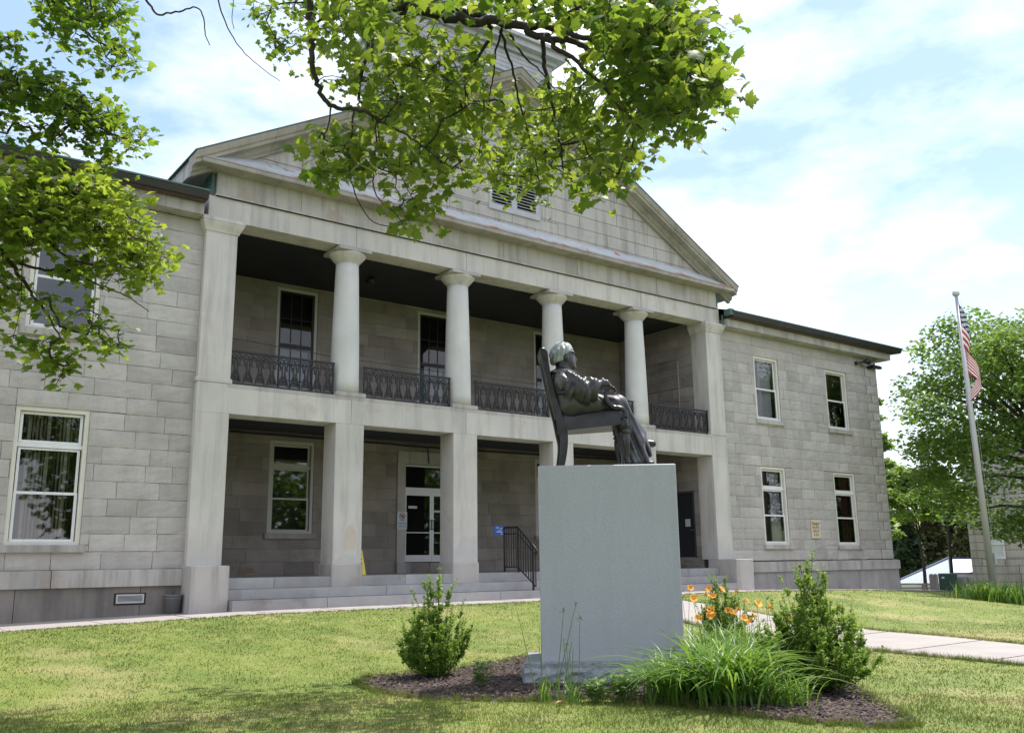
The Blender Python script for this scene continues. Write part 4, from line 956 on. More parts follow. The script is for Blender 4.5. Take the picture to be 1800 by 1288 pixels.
# chair
def strip2(name, pts, y0, y1, parent=STT, m='bronze', n=None):
    """ribbon of (x, z, half thickness) swept with rounded section between y0 and y1"""
    B = MB(); P = [Vector((x, z)) for x, z, t in pts]; k = len(P); rings = []
    for i in range(k):
        d = (P[min(i+1,k-1)]-P[max(i-1,0)]).normalized(); nn = Vector((-d.y, d.x)); t = pts[i][2]; c = min(t*.4, .012)
        o = [(-t+c,y0),(t-c,y0),(t,y0+c),(t,y1-c),(t-c,y1),(-t+c,y1),(-t,y1-c),(-t,y0+c)]
        rings.append([S3(P[i].x+nn.x*a, yy, P[i].y+nn.y*a) for a, yy in o])
    B.ring_loft(rings); return B.build(name, M[m], parent)
def curve(pts, n=6):
    out = []; k = len(pts)
    for i in range(k-1):
        a = pts[max(i-1,0)]; b = pts[i]; c = pts[i+1]; d = pts[min(i+2,k-1)]
        for t in np.linspace(0, 1, n+1)[:-1]:
            out.append(tuple(.5*((2*b[j])+(-a[j]+c[j])*t+(2*a[j]-5*b[j]+4*c[j]-d[j])*t*t+(-a[j]+3*b[j]-3*c[j]+d[j])*t**3) for j in range(len(b))))
    return out+[tuple(pts[-1])]
stile = curve([(-.455,-.002,.040),(-.42,.18,.046),(-.405,.36,.052),(-.425,.52,.062),(-.475,.74,.052),(-.545,1.0,.044),(-.605,1.28,.040),(-.640,1.50,.044),(-.655,1.585,.046),(-.68,1.625,.03)])
for y0, y1 in ((-.25,-.19), (.19,.25)): strip2('rear_stile', stile, y0, y1)
bk = curve([(-.47,.70,.03),(-.535,.98,.03),(-.60,1.28,.028),(-.637,1.50,.03),(-.655,1.575,.035)]); strip2('back_panel', bk, -.195, .195)
strip2('crest_rail', curve([(-.625,1.50,.03),(-.655,1.58,.05),(-.675,1.63,.035),(-.715,1.63,.016)]), -.265, .265)
B = MB()
def quad3(B, pts, z0, z1): B.ring_loft([[S3(x, y, z0(x)) for x, y in pts], [S3(x, y, z1(x)) for x, y in pts]])
seat = [(-.46,-.235),(.40,-.37),(.43,-.33),(.43,.33),(.40,.37),(-.46,.235)]
quad3(B, seat, lambda x: .50+.085*(x+.4), lambda x: .69+.03*(x+.4)); B.build('seat', M['bronze'], STT)
B = MB(); quad3(B, [(-.40,-.23),(.36,-.31),(.40,-.28),(.40,.28),(.36,.31),(-.40,.23)], lambda x: .68, lambda x: .745+.02*(x+.4)); B.build('seat_cushion', M['bronze'], STT)
for s in (-1, 1):
    ar = curve([(-.50,1.0,.022),(-.30,1.02,.024),(-.05,1.045,.024),(.15,1.06,.024),(.235,1.065,.022),(.295,1.04,.016),(.305,1.0,.010)])
    ya, yb = (-.395,-.31) if s < 0 else (.31,.395); a = strip2('armrest', ar, ya, yb)
    su = curve([(.20,1.05,.022),(.165,.98,.024),(.185,.88,.026),(.26,.805,.028),(.36,.79,.026),(.425,.74,.026),(.43,.66,.03)]); strip2('arm_support', su, ya+.008, yb-.008, a)
    B = MB(); prof = [(.048,.66),(.055,.62),(.060,.56),(.060,.51),(.042,.495),(.060,.475),(.064,.455),(.045,.44),(.056,.41),(.058,.36),(.050,.28),(.040,.20),(.034,.13),(.030,.085),(.048,.07),(.050,.05),(.030,.035),(.028,0)]
    cx = .405; cyy = s*.335; n = 18
    B.ring_loft([[S3(cx+(.66-z)*.06+r*math.cos(2*PI*j/n), cyy+r*math.sin(2*PI*j/n), z) for j in range(n)] for r, z in prof]); B.build('front_leg', M['bronze'], STT, smooth=True)

# ------------------------------------------------------------------ signs and small things
def text(name, s, size, m, parent, P, ux, uz, nrm, depth=.002, align='CENTER', wx=1.):
    cu = bpy.data.curves.new(name, 'FONT'); cu.body = s; cu.size = size; cu.extrude = depth; cu.align_x = align; cu.align_y = 'CENTER'
    o = bpy.data.objects.new(name, cu); C.objects.link(o); bpy.context.view_layer.update()
    me = bpy.data.meshes.new_from_object(o.evaluated_get(bpy.context.evaluated_depsgraph_get())); bpy.data.objects.remove(o); bpy.data.curves.remove(cu)
    ux, uz, nrm = Vector(ux), Vector(uz), Vector(nrm)
    for v in me.vertices: c = v.co.copy(); v.co = Vector(P)+ux*c.x*wx+uz*c.y+nrm*c.z
    me.materials.clear(); me.materials.append(m); me.name = name; return link(name, me, parent)
sg = thing('danger_sign', 'tan board reading Danger falling snow and ice between the right wing windows', 'sign', (22.1, YW-.03, 2.1))
b = MB(); b.box((21.83,YW-.058,1.78),(22.38,YW-.034,2.44)); b.build('board', M['tan'], sg)
for s, sz, zz, mm, wx in (('Danger', .165, 2.30, 'ink', .95), ('FALLING', .13, 2.16, 'brownink', .82), ('SNOW', .13, 2.03, 'brownink', .9), ('& ICE', .13, 1.90, 'brownink', .9)):
    text('lettering', s, sz, M[mm], sg, (22.105,YW-.060,zz), (1,0,0), (0,0,1), (0,-1,0), .002, wx=wx)
# no firearms sign by the entrance
sg = thing('entrance_sign', 'white panel with a crossed out pistol symbol on the left door jamb', 'sign', (7.33, 4.2, 2.3))
b = MB(); b.box((7.16,4.200,2.08),(7.50,4.212,2.60)); b.build('panel', M['signwhite'], sg)
b = MB(); b.tube([(7.33+.085*math.cos(a),4.196,2.47+.085*math.sin(a)) for a in np.linspace(0, 2*PI, 25)], .009, 5); b.tube([(7.27,4.195,2.53),(7.39,4.195,2.41)], .008, 5); b.build('prohibition_ring', M['redink'], sg)
b = MB(); b.prism([(-.055,.01),(.045,.01),(.045,-.065),(.012,-.065),(.008,-.02),(-.055,-.02)], 4.190, 4.197, lambda p, q, y: (7.33+p, y, 2.485+q)); b.build('pistol_symbol', M['ink'], sg)
for s, zz, sz in (('NO', 2.345, .07), ('FIREARMS', 2.255, .06), ('PERMITTED', 2.165, .053)): text('lettering', s, sz, M['blue'], sg, (7.33,4.197,zz), (1,0,0), (0,0,1), (0,-1,0), .001)
# wet floor sign
ws = thing('wet_floor_sign', 'yellow folding floor sign standing on the porch behind the second pier', 'floor sign', (3.75, 1.0, .81))
X_, Y_ = 4.39, 1.30
for s in (-1, 1):
    b = MB(); vs = []
    for yo in (0, .012): vs += [(X_-.15,Y_+s*.13+yo,.812),(X_+.15,Y_+s*.13+yo,.812),(X_+.09,Y_+s*.01+yo,1.42),(X_-.09,Y_+s*.01+yo,1.42)]
    b.add(vs, [(0,1,2,3),(7,6,5,4),(0,4,5,1),(1,5,6,2),(2,6,7,3),(3,7,4,0)]); p_ = b.build('panel', M['yellow'], ws)
    if s < 0:
        for k, (zz, w) in enumerate(((1.33,.05),(1.22,.06),(1.10,.06),(1.02,.05))):
            fy = lambda z: Y_-.13+(z-.812)/.608*.12-.004
            q = MB(); q.add([(X_+.01-w,fy(zz-.03),zz-.03),(X_+.01+w,fy(zz-.03),zz-.03),(X_+.01+w*.3,fy(zz+.035),zz+.035),(X_+.01-w*.5,fy(zz+.035),zz+.035)], [(0,1,2,3)]); q.build('printed_mark', M['ink'], p_)
b = MB(); b.box((X_-.05,Y_-.02,1.41),(X_+.05,Y_+.03,1.45)); b.build('handle', M['yellow'], ws)
# stair railing with the blue sign
hr = thing('stair_handrail', 'black iron stair railing with vertical bars beside the pedestal on the portico steps', 'railing', (8.5, 0, .8))
b = MB(); xr = 8.5
top = [(.62,2.02),(-.02,2.00),(-.80,1.42)]; bot = [(.60,.95),(.02,.95),(-.78,.44)]
b.tube([(xr,y,z) for y, z in top], .024, 8); b.tube([(xr,y,z-.17) for y, z in top], .014, 6); b.tube([(xr,y,z) for y, z in bot], .017, 6); b.tube([(xr,-.80,1.42),(xr,-.84,1.36),(xr,-.80,1.28)], .02, 6); b.build('rail', M['iron'], hr)
def li(pl, y): return float(np.interp(y, [p[0] for p in pl][::-1], [p[1] for p in pl][::-1]))
for i, y in enumerate(np.linspace(.60, -.77, 14)):
    post = i in (0, 6, 12); b = MB(); z0 = ({0: .812, 6: .812, 12: .35}[i] if post else li(bot, y)); w = .022 if post else .011
    b.box((xr-w,y-w,z0),(xr+w,y+w,li(top, y))); b.build('post' if post else 'bar', M['iron'], hr)
bs = thing('blue_sign', 'small blue panel with white lines tied to the top of the stair railing', 'sign', (8.44, .45, 1.9))
b = MB(); b.box((8.16,.60,1.80),(8.50,.612,2.06)); b.build('panel', M['blue'], bs)
for k, (a, c, zz) in enumerate(((.06,.14,2.01),(.18,.26,1.99),(.12,.25,1.93),(.06,.16,1.90),(.17,.27,1.89),(.20,.28,1.84))):
    q = MB(); q.box((8.16+a,.595,zz-.009),(8.16+c,.599,zz+.009)); q.build('white_line', M['signwhite'], bs)
# planter bucket against the base
bk_ = thing('bucket', 'grey plastic bucket holding dry soil at the foot of the left corner pier', 'bucket', (-.60,-.10,gz(-.6,-.1)))
zb = gz(-.6,-.1)+.015; b = MB(); b.lathe((-.62,-.02,zb), [(.145,0),(.175,.36),(.19,.365),(.19,.385),(.182,.385),(.172,.37),(.165,.33)], 28); o = b.build('pail', M['greybucket'], bk_, True)
b = MB(); b.lathe((-.62,-.02,zb), [(.168,.30),(.182,.31),(.182,.318),(.170,.325)], 28); b.build('rim_band', M['greybucket'], bk_)
b = MB(); b.lathe((-.62,-.02,zb), [(.165,.335),(.1,.36),(.02,.365)], 20)
for k in range(14): a = rnd.uniform(0, 6.28); r_ = rnd.uniform(0, .12); b.tube([(-.62+r_*math.cos(a),-.02+r_*math.sin(a),zb+.34),(-.62+r_*1.5*math.cos(a)+rnd.uniform(-.03,.03),-.02+r_*1.5*math.sin(a),zb+.34+rnd.uniform(.05,.11))], [.006,.003], 4)
b.build('dry_soil', M['chip'], bk_)
# floodlight near the base of the right wing
fl = thing('ground_floodlight', 'small black floodlight on the walk beside the right corner pier base', 'floodlight', (17.9,-.35,.12))
b = MB(); z0 = gz(17.8,-.3)+.012; b.tube([(17.86,-.20,z0),(17.86,-.20,z0+.16)], .03, 8); b.box((17.78,-.28,z0),(17.94,-.12,z0+.03)); b.build('stand', M['iron'], fl)
b = MB(); b.ring_loft([[(17.86+x*k,-.20+yy,z0+.2+z*k) for x, z in ((-.09,-.07),(.09,-.07),(.09,.07),(-.09,.07))] for yy, k in ((-.10,1),(-.02,1),(.07,.5))]); b.build('lamp_head', M['iron'], fl)
# wall lamp and camera high on the right wing
wl = thing('wall_floodlight', 'black swivel floodlight mounted under the right wing eave near the corner', 'floodlight', (25.6,-.0,8.6))
b = MB(); b.lathe((0,0,0), [(.075,0),(.075,.05),(.04,.06)], 14)
b.v = [(25.62+x, YW-.03-z, 8.64+y) for x, y, z in b.v]; b.build('mount', M['iron'], wl)
b = MB(); b.tube([(25.62,YW-.09,8.64),(25.78,YW-.22,8.67),(25.92,YW-.25,8.70)], [.022,.03,.055], 8); b.build('arm', M['iron'], wl)
b = MB(); b.tube([(25.88,YW-.25,8.70),(26.0,YW-.28,8.72),(26.14,YW-.32,8.70)], [.06,.105,.11], 12); b.build('lamp_head', M['iron'], wl)
b = MB(); b.tube([(26.145,YW-.322,8.70),(26.15,YW-.324,8.70)], [.08,.08], 12); b.build('lens', M['signwhite'], wl)
sc_ = thing('security_camera', 'black tube shaped security camera at the outer corner of the right wing', 'camera', (26.7,-.05,8.55))
b = MB(); b.tube([(25.66,YW-.07,8.62),(26.2,YW-.06,8.56),(26.45,YW-.06,8.54)], .012, 5); b.build('cable', M['iron'], sc_)
b = MB(); b.box((26.38,YW-.16,8.50),(26.56,YW-.03,8.60)); b.box((26.50,YW-.26,8.53),(27.10,YW-.12,8.62)); b.box((26.44,YW-.28,8.62),(27.0,YW-.10,8.635)); b.build('body', M['iron'], sc_)

# ------------------------------------------------------------------ plants
def orient(n, tilt=.7, hang=0.):
    """random frames: returns tip direction t, side s, normal m (n,3 each)"""
    a = RG.uniform(0, 2*PI, n); m = np.c_[RG.normal(0, tilt, n), RG.normal(0, tilt, n), np.ones(n)]; m /= np.linalg.norm(m, axis=1)[:,None]
    t = np.c_[np.cos(a), np.sin(a), RG.normal(-hang, .35, n)]; t -= m*(t*m).sum(1)[:,None]; t /= np.linalg.norm(t, axis=1)[:,None]+1e-9
    return t, np.cross(m, t), m
half = [(0,0),(.12,-.10),(.30,-.12),(.46,-.02),(.39,.11),(.54,.20),(.69,.42),(.50,.43),(.42,.54),(.28,.50),(.33,.69),(.17,.75),(0,1.)]
MAPLE = np.array([(x, y) for x, y in half]+[(-x, y) for x, y in half[-2:0:-1]])
LOBE5 = np.array([(0,0),(.38,.02),(.26,.16),(.56,.40),(.24,.44),(0,1.),(-.24,.44),(-.56,.40),(-.26,.16),(-.38,.02)])
def leaves(name, P, size, T, S, Nn, tmpl, m, parent=None, tint=None, curl=.12):
    n = len(P); k = len(tmpl); c = np.array([[0, .36]])
    loc = np.concatenate([c, tmpl]); w = loc[:,0]; h = loc[:,1]
    dz = -curl*(np.abs(w)*1.2+(h-.3)**2*.8)
    V = P[:,None,:]+size[:,None,None]*(w[None,:,None]*S[:,None,:]+h[None,:,None]*T[:,None,:]+dz[None,:,None]*Nn[:,None,:]*RG.uniform(.3,2.2,(n,1,1)))
    i = np.arange(k); tri = np.stack([np.zeros(k, int), 1+i, 1+(i+1)%k], 1)
    F = (tri[None]+(np.arange(n)*(k+1))[:,None,None]).reshape(-1, 3)
    tt = RG.uniform(0, 1, n) if tint is None else tint
    return npmesh(name, V.reshape(-1, 3), F, m, parent, tint=np.repeat(tt, k))
def grow(skel, rad, centers, rtip=.004, rmax=.02, maxlen=9):
    """connect cluster centres to the nearest point of the skeleton or of an already connected centre"""
    pts = [np.array(p) for p in skel]; par = [-1]*len(pts); base = len(pts)
    cen = np.array(centers); A = np.array(pts); d = np.linalg.norm(cen[:,None]-A[None], axis=2); best = d.min(1); bi = d.argmin(1); done = np.zeros(len(cen), bool); conn = []
    for _ in range(len(cen)):
        i = int(np.argmin(np.where(done, 1e9, best))); done[i] = True; pts.append(cen[i]); k = len(pts)-1; par.append(int(bi[i])); conn.append((k, int(bi[i])))
        dd = np.linalg.norm(cen-cen[i], axis=1)+.04; u = dd < best; best[u] = dd[u]; bi[u] = k
    cnt = np.ones(len(pts))
    for k, q in conn[::-1]: cnt[q] += cnt[k]
    segs = []
    for k, q in conn:
        a, b = pts[q], pts[k]; L_ = np.linalg.norm(b-a)
        if L_ > maxlen: continue
        mid = (a+b)/2+RG.normal(0, .10*L_, 3)+np.array([0, 0, .06*L_]); r1 = min(rmax, rtip*cnt[k]**.42); r0 = min(rmax*1.1, rtip*(cnt[k]+1)**.45)
        segs.append(([a, a*.3+mid*.72-b*.02, mid*.7+b*.3, b], [r0, (r0+r1)/2, r1, r1*.8]))
    return segs
def px_poly(poly, n, d0, d1):
    poly = np.array(poly, float); lo, hi = poly.min(0), poly.max(0); out = []
    while len(out) < n:
        q = RG.uniform(lo, hi, (n*3, 2)); q = q[in_poly(q, poly)]; out += list(q)
    return np.array([at(x, y, RG.uniform(d0, d1)) for x, y in out[:n]])
def limb(pts): return [at(*q) for q in curve(pts, 5)]

def WP(*pts): return np.array(curve([tuple(map(float, p)) for p in pts], 5))
def overhang(name, label, trunk, limbs, regions, leafm, group='maple trees over the lawn', K=1., tl=.8, hang=.6, more=1.25):
    root = thing(name, label, 'tree', trunk[0][0:3], group)
    B = MB(); skel = []
    tp = curve([tuple(t) for t in trunk], 5); B.tube([t[:3] for t in tp], [t[3] for t in tp], 12)
    skel_extra = []
    for pts, r0, r1 in limbs:
        r0, r1 = r0*1.05, r1*1.05
        w = limb(pts) if not isinstance(pts, np.ndarray) else pts
        n = len(w); rr = [r0+(r1-r0)*(i/(n-1))**.8 for i in range(n)]
        ww = [np.array(p)+RG.normal(0, min(.02, rr[i]*.5), 3) for i, p in enumerate(w)]
        B.tube(ww, rr, 8); skel += ww
    cl = []; ls = []; tn = []
    for poly, n, d0, d1, cnt, sz, lm, rad in regions:
        n = int(n*more); c = px_poly(poly, n, d0*K, d1*K) if poly[0] != 'W' else np.array(poly[1])+np.clip(RG.normal(0, .5, (n, 3)), -1, 1)*np.array(poly[2]); cl.append(c); ls.append(np.tile([cnt, sz*K, rad*K, lm], (n, 1)))
    cl = np.concatenate(cl); ls = np.concatenate(ls)
    for p, r in grow(skel, None, cl, .0034, .02, 5): B.tube(p, r, 5)
    # leaves of every cluster in pairs on short petioles
    Pp, Sz, St = [], [], []
    for c, (cnt, sz, rad, tb) in zip(cl, ls):
        k = max(2, int(RG.poisson(cnt))); off = RG.normal(0, rad, (k, 3))*np.array([1, 1, .75]); Pp.append(c+off); Sz.append(sz*RG.uniform(.55, 1.25, k)); St.append(np.clip(RG.normal(.45, .27, k)+tb, 0, 1))
        for o in off[:6]: B.tube([c, c+o*.5+np.array([0, 0, .01]), c+o], [.0022, .0016, .0011], 3, cap=False)
    Pp = np.concatenate(Pp); Sz = np.concatenate(Sz); n = len(Pp)
    B.build('trunk_and_branches', M['bark'], root, True, fix=False)
    T, S, Nn = orient(n, tl, hang)
    leaves('foliage', Pp, Sz, T, S, Nn, MAPLE, M[leafm], root, tint=np.concatenate(St), curl=.24)
    return root
# near maple whose boughs hang across the top of the view
trA = [(-9.6,-22.0,-.6,.34),(-9.5,-22.0,1.5,.27),(-9.3,-21.7,3.6,.24),(-8.9,-21.0,5.4,.17),(-8.2,-20.0,7.0,.10)]
trunkA = trA
st = (-9.2,-21.5,4.0)
limbsA = [
 (WP(st, (-8.1,-19.2,5.0), (-6.9,-17.2,5.2), tuple(at(640,-60,10.26)), tuple(at(668,2,10.26))), 0.130, 0.075),
 ([(668,2,10.26),(700,16,10.26),(740,20,10.26),(800,30,10.26),(850,38,10.26),(905,45,10.26),(955,62,10.12),(1000,75,9.86),(1040,90,9.59)], 0.073, 0.026),
 ([(700,12,10.26),(735,6,10.26),(780,12,10.40),(820,22,10.40),(865,36,10.40),(900,42,10.40)], 0.046, 0.039),
 ([(905,45,10.26),(960,45,10.12),(1010,60,9.72),(1070,80,9.32),(1130,92,8.91),(1190,120,8.51),(1250,160,8.23)], 0.039, 0.010),
 ([(950,60,10.12),(985,90,9.86),(1020,115,9.59),(1060,150,9.32),(1090,190,9.18),(1130,230,9.05)], 0.031, 0.008),
 ([(952,62,10.12),(955,100,10.12),(960,135,10.12),(968,175,10.12),(975,210,10.12),(985,255,10.12),(990,300,10.12)], 0.026, 0.007),
 ([(862,45,10.40),(856,75,10.40),(835,110,10.40),(832,140,10.40),(850,175,10.53),(848,220,10.53),(842,275,10.67)], 0.023, 0.005),
 ([(880,52,10.40),(892,95,10.53),(905,140,10.67),(915,190,10.80),(930,240,10.94),(945,300,11.07),(950,340,11.07)], 0.017, 0.005),
 ([(882,50,10.40),(872,90,10.40),(868,130,10.53),(860,170,10.67),(862,210,10.94)], 0.014, 0.004),
 ([(895,60,10.53),(925,105,10.80),(950,125,11.07),(985,175,11.34),(1010,230,11.61)], 0.014, 0.004),
 (WP(tuple(at(668,2,10.26)), tuple(at(610,-50,9.86)), tuple(at(545,-40,9.59))), 0.046, 0.036),
 ([(545,-40,9.59),(548,20,9.59),(552,60,9.59),(547,95,9.59),(556,140,9.59),(572,175,9.59),(600,190,9.59),(640,196,9.45),(665,215,9.45)], 0.035, 0.016),
 ([(665,215,9.45),(700,230,9.45),(740,255,9.45),(775,285,9.45)], 0.013, 0.005),
 ([(582,185,9.59),(578,215,9.59),(568,250,9.59),(572,300,9.59)], 0.010, 0.004),
 ([(622,195,9.45),(618,235,9.45),(612,270,9.45),(620,330,9.32),(650,385,9.32),(690,400,9.32)], 0.010, 0.004),
 ([(655,205,9.45),(662,250,9.45),(656,300,9.45),(662,345,9.45),(695,375,9.45),(708,395,9.45)], 0.010, 0.004),
 ([(662,214,9.45),(672,262,9.45),(700,300,9.32),(725,350,9.32)], 0.008, 0.004),
 ([(378,-20,9.72),(392,30,9.72),(415,75,9.72),(445,108,9.72),(492,143,9.72)], 0.008, 0.003),
 ([(412,-10,9.72),(408,30,9.72),(411,52,9.72)], 0.004, 0.003),
 ([(245,-25,9.99),(262,8,9.99),(280,26,9.99),(315,20,9.99),(345,14,9.99),(358,32,9.99),(361,62,9.99),(369,80,9.99)], 0.012, 0.004),
 (WP(tuple(at(545,-40,9.59)), tuple(at(450,-80,9.72)), tuple(at(378,-20,9.72))), 0.018, 0.009),
 (WP(tuple(at(450,-80,9.72)), tuple(at(330,-90,9.86)), tuple(at(245,-25,9.99))), 0.016, 0.012),
 (WP((-8.6,-20.6,6.2), (-5.5,-16.5,10.2), (-1.5,-12.0,11.9), (.6,-9.4,12.0)), .09, .02),
 (WP((-1.5,-12.0,11.9), (.2,-11.4,12.2), (2.2,-11.3,12.3)), .035, .012),
]
regA = [
 ([(425,-40),(556,-40),(550,55),(525,100),(502,118),(474,84),(436,45)], 36, 8.5, 10, 7, 0.058, -0.25, .085),
 ([(560,-60),(1210,-60),(1210,20),(1180,50),(1090,66),(960,22),(880,14),(700,-6),(620,50),(578,104)], 153, 6.2, 9.5, 9, 0.084, -0.08, .12),
 ([(600,40),(690,40),(760,60),(850,70),(835,190),(740,245),(655,210),(606,160)], 87, 6.8, 10, 9, 0.083, 0.05, .115),
 ([(560,240),(640,232),(700,258),(757,305),(765,355),(735,378),(722,412),(695,390),(690,340),(630,330),(566,318),(545,312)], 38, 6.6, 7.6, 6, 0.092, 0.15, .09),
 ([(710,195),(840,180),(960,160),(985,240),(992,340),(960,360),(900,338),(840,315),(780,318),(710,260)], 114, 7.0, 12, 8, 0.083, .10, .115),
 ([(965,150),(1075,120),(1120,200),(1140,290),(1104,318),(1075,338),(1005,338),(988,280)], 95, 6.8, 11, 8, 0.085, .06, .115),
 ([(1050,10),(1205,0),(1245,80),(1262,160),(1222,190),(1220,248),(1190,222),(1140,222),(1104,180),(1070,110)], 123, 5.7, 7.6, 8, 0.084, -.12, .105),
 (('W', (.3,-9.3,12.0), (.8,.5,.6)), 26, 8, 9, 7, .12, .0, .22),
 (('W', (1.0,-11.3,12.2), (1.3,.4,.6)), 26, 8, 9, 7, .12, .0, .22),
]
overhang('maple_tree', 'near maple with boughs of lobed leaves hanging across the top centre of the view', trunkA, limbsA, regA, 'leafA', K=1.35)
# second maple reaching in from the left
gB = (-13.9,-10.4,-.5)
trB = [(-13.9,-10.4,-.6,.38),(-13.8,-10.4,1.6,.30),(-13.5,-10.3,4.0,.25),(-13.2,-10.2,6.5,.18),(-13.1,-10.2,9.0,.09)]
limbsB = [
 (WP((-13.6,-10.3,3.4), tuple(at(-160,480,11.8)), tuple(at(-40,420,11.6))), .09, .045),
 ([(-40,420,11.6),(0,405,11.5),(45,408,11.5),(80,424,11.5),(125,455,11.4),(190,470,11.4)], .035, .008),
 ([(-40,425,11.6),(0,442,11.6),(22,466,11.6),(44,500,11.6),(68,532,11.6),(86,556,11.6),(110,600,11.6)], .034, .007),
 ([(22,460,11.6),(70,473,11.6),(120,475,11.6),(165,497,11.6),(212,515,11.6),(240,532,11.6),(262,547,11.6)], .018, .004),
 ([(40,450,11.6),(38,490,11.6),(36,540,11.6),(24,590,11.6)], .008, .003),
 (WP((-13.3,-10.2,5.8), tuple(at(-200,150,12.2)), tuple(at(-40,120,12.1))), .08, .04),
 ([(-40,120,12.1),(0,134,12.1),(40,150,12.1),(90,172,12.1),(140,200,12.0),(190,232,12.0),(240,250,12.0)], .034, .007),
 ([(30,146,12.1),(60,175,12.2),(100,205,12.2),(150,240,12.2)], .012, .004),
 (WP((-13.2,-10.2,7.4), tuple(at(-100,-120,12.4)), tuple(at(60,-60,12.3))), .06, .03),
 ([(60,-60,12.3),(90,0,12.3),(130,40,12.3),(175,75,12.3),(220,95,12.3)], .024, .006),
 ([(140,-60,12.3),(180,-10,12.3),(215,35,12.3),(235,60,12.3)], .010, .004),
]
regB = [
 ([(68,-50),(232,-60),(236,55),(250,106),(212,130),(158,100),(92,72),(68,24)], 113, 11.6, 13, 6, 0.083, -0.3, .11),
 ([(-30,60),(40,60),(46,80),(36,86),(-30,90)], 10, 12, 12.6, 6, 0.083, -0.3, .10),
 ([(-40,125),(40,122),(100,130),(160,175),(225,212),(266,235),(262,258),(200,254),(130,222),(60,186),(-40,165)], 117, 11.7, 12.8, 7, 0.085, -0.25, .115),
 ([(-40,185),(60,204),(120,240),(88,262),(60,256),(-40,248)], 28, 11.8, 12.8, 5, 0.081, -0.3, .12),
 ([(140,246),(200,266),(228,285),(180,292),(146,270)], 10, 11.8, 12.4, 6, 0.086, -0.1, .10),
 ([(-40,300),(80,292),(125,296),(228,326),(240,385),(308,452),(284,486),(268,502),(230,462),(160,424),(60,432),(-40,470)], 310, 10.8, 12.6, 7, 0.095, 0.25, .12),
 ([(-40,480),(30,465),(52,520),(34,550),(-40,550)], 17, 11.4, 12.4, 6, 0.100, 0.1, .11),
 ([(105,455),(210,460),(265,492),(250,506),(190,490),(150,490),(110,485)], 26, 11.0, 12.2, 6, 0.098, 0.1, .10),
 ([(66,525),(145,528),(205,565),(228,608),(224,624),(190,628),(160,592),(104,582)], 26, 11.2, 12.2, 5, 0.098, 0, .10),
 ([(-40,572),(60,596),(126,606),(142,645),(105,662),(62,650),(42,618),(-40,602)], 28, 11.3, 12.2, 5, 0.098, -0.05, .10),
 ([(92,655),(106,655),(101,684),(96,684)], 2, 11.5, 11.9, 3, 0.100, 0, .05),
 ([(-500,-150),(-60,-180),(-60,450),(-400,300)], 190, 11.0, 15, 7, 0.120, 0, .20),
]
overhang('maple_tree', 'second maple with small bright leaves reaching in from the left edge', trB, limbsB, regB, 'leafB', tl=.6, hang=.45, more=1.2)

# boxwood style shrubs
def shrub(x, y, h, w, label, seed, nst=46, lean=0, nl=15000):
    r = np.random.default_rng(seed); z = gz(x, y)+.03; root = thing('shrub', label, 'shrub', (x, y, z), 'upright small leaved shrubs round the pedestal')
    B = MB(); P = []; per = nl//nst
    for i in range(nst):
        a = r.uniform(0, 2*PI); k = math.sqrt(r.uniform(0, 1)); prof = (1-.70*k**1.15); top = h*prof*r.uniform(.80, 1.05)
        if i < 5: k *= .35; top = h*r.uniform(.86, 1.0)
        R_ = w*k*r.uniform(.85, 1.15); ca, sa = math.cos(a), math.sin(a)
        q = [(x+R_*.15*ca, y+R_*.15*sa, z), (x+R_*.62*ca+lean*.2, y+R_*.62*sa, z+top*.28), (x+R_*.92*ca+lean*.6, y+R_*.92*sa, z+top*.62), (x+R_*(1.08+r.normal(0,.1))*ca+lean, y+R_*(1.08+r.normal(0,.1))*sa, z+top)]
        pts = [np.array(p) for p in curve(q, 5)]; n = len(pts); B.tube(pts, list(np.linspace(.007, .002, n)), 4, cap=False)
        # side twigs carry the leaves
        for j in range(14):
            t = r.uniform(.10, .97); f = t*(n-1); i0 = min(int(f), n-2); c = pts[i0]*(1-(f-i0))+pts[i0+1]*(f-i0)
            L_ = .17*(1-t*.62)*r.uniform(.6, 1.3); d = np.array([r.normal(0, .55)+ca*.35, r.normal(0, .55)+sa*.35, 1.0]); d /= np.linalg.norm(d); e = c+d*L_
            B.tube([c, e], [.0025, .001], 3, cap=False)
            m_ = max(3, int(per/14*r.uniform(.7, 1.3)*(1.35-t*.7)))
            u = r.uniform(.1, 1.05, (m_, 1)); P.append(c+(e-c)*u+r.normal(0, .017*(1.5-t), (m_, 3)))
        if i % 3 == 0:      # long young shoots standing out of the bush
            c = pts[-2]; d = np.array([ca*.25+r.normal(0,.12), sa*.25+r.normal(0,.12), 1.]); e = c+d/np.linalg.norm(d)*r.uniform(.12, .30)
            B.tube([c, e], [.003, .001], 3, cap=False); u = r.uniform(0, 1.03, (34, 1)); P.append(c+(e-c)*u+r.normal(0, .010, (34, 3)))
    B.build('stem', M['bark2'], root, True, fix=False); P = np.concatenate(P); n = len(P)
    T, S, Nn = orient(n, 1.0, -1.1); LF = np.array([(0,0),(.26,.22),(.33,.5),(.2,.82),(0,1),(-.2,.82),(-.33,.5),(-.26,.22)])
    leaves('foliage', P, r.uniform(.022, .040, n), T, S, Nn, LF, M['box'], root, curl=.1)
g1 = ghit(765, 1195); g3 = ghit(1452, 1222)
shrub(g1[0], g1[1], 1.36, .47, 'upright bushy green shrub at the left end of the flower bed', 31, 60, nl=26000)
shrub(g3[0]+.0, g3[1]+.1, 1.46, .60, 'largest bushy green shrub at the right end of the flower bed', 32, 110, -.05, nl=60000)
sp2 = ghit(1272, 1130); shrub(sp2[0], sp2[1], 1.22, .42, 'small upright shrub behind the orange lilies right of the pedestal', 33, 50, nl=15000)

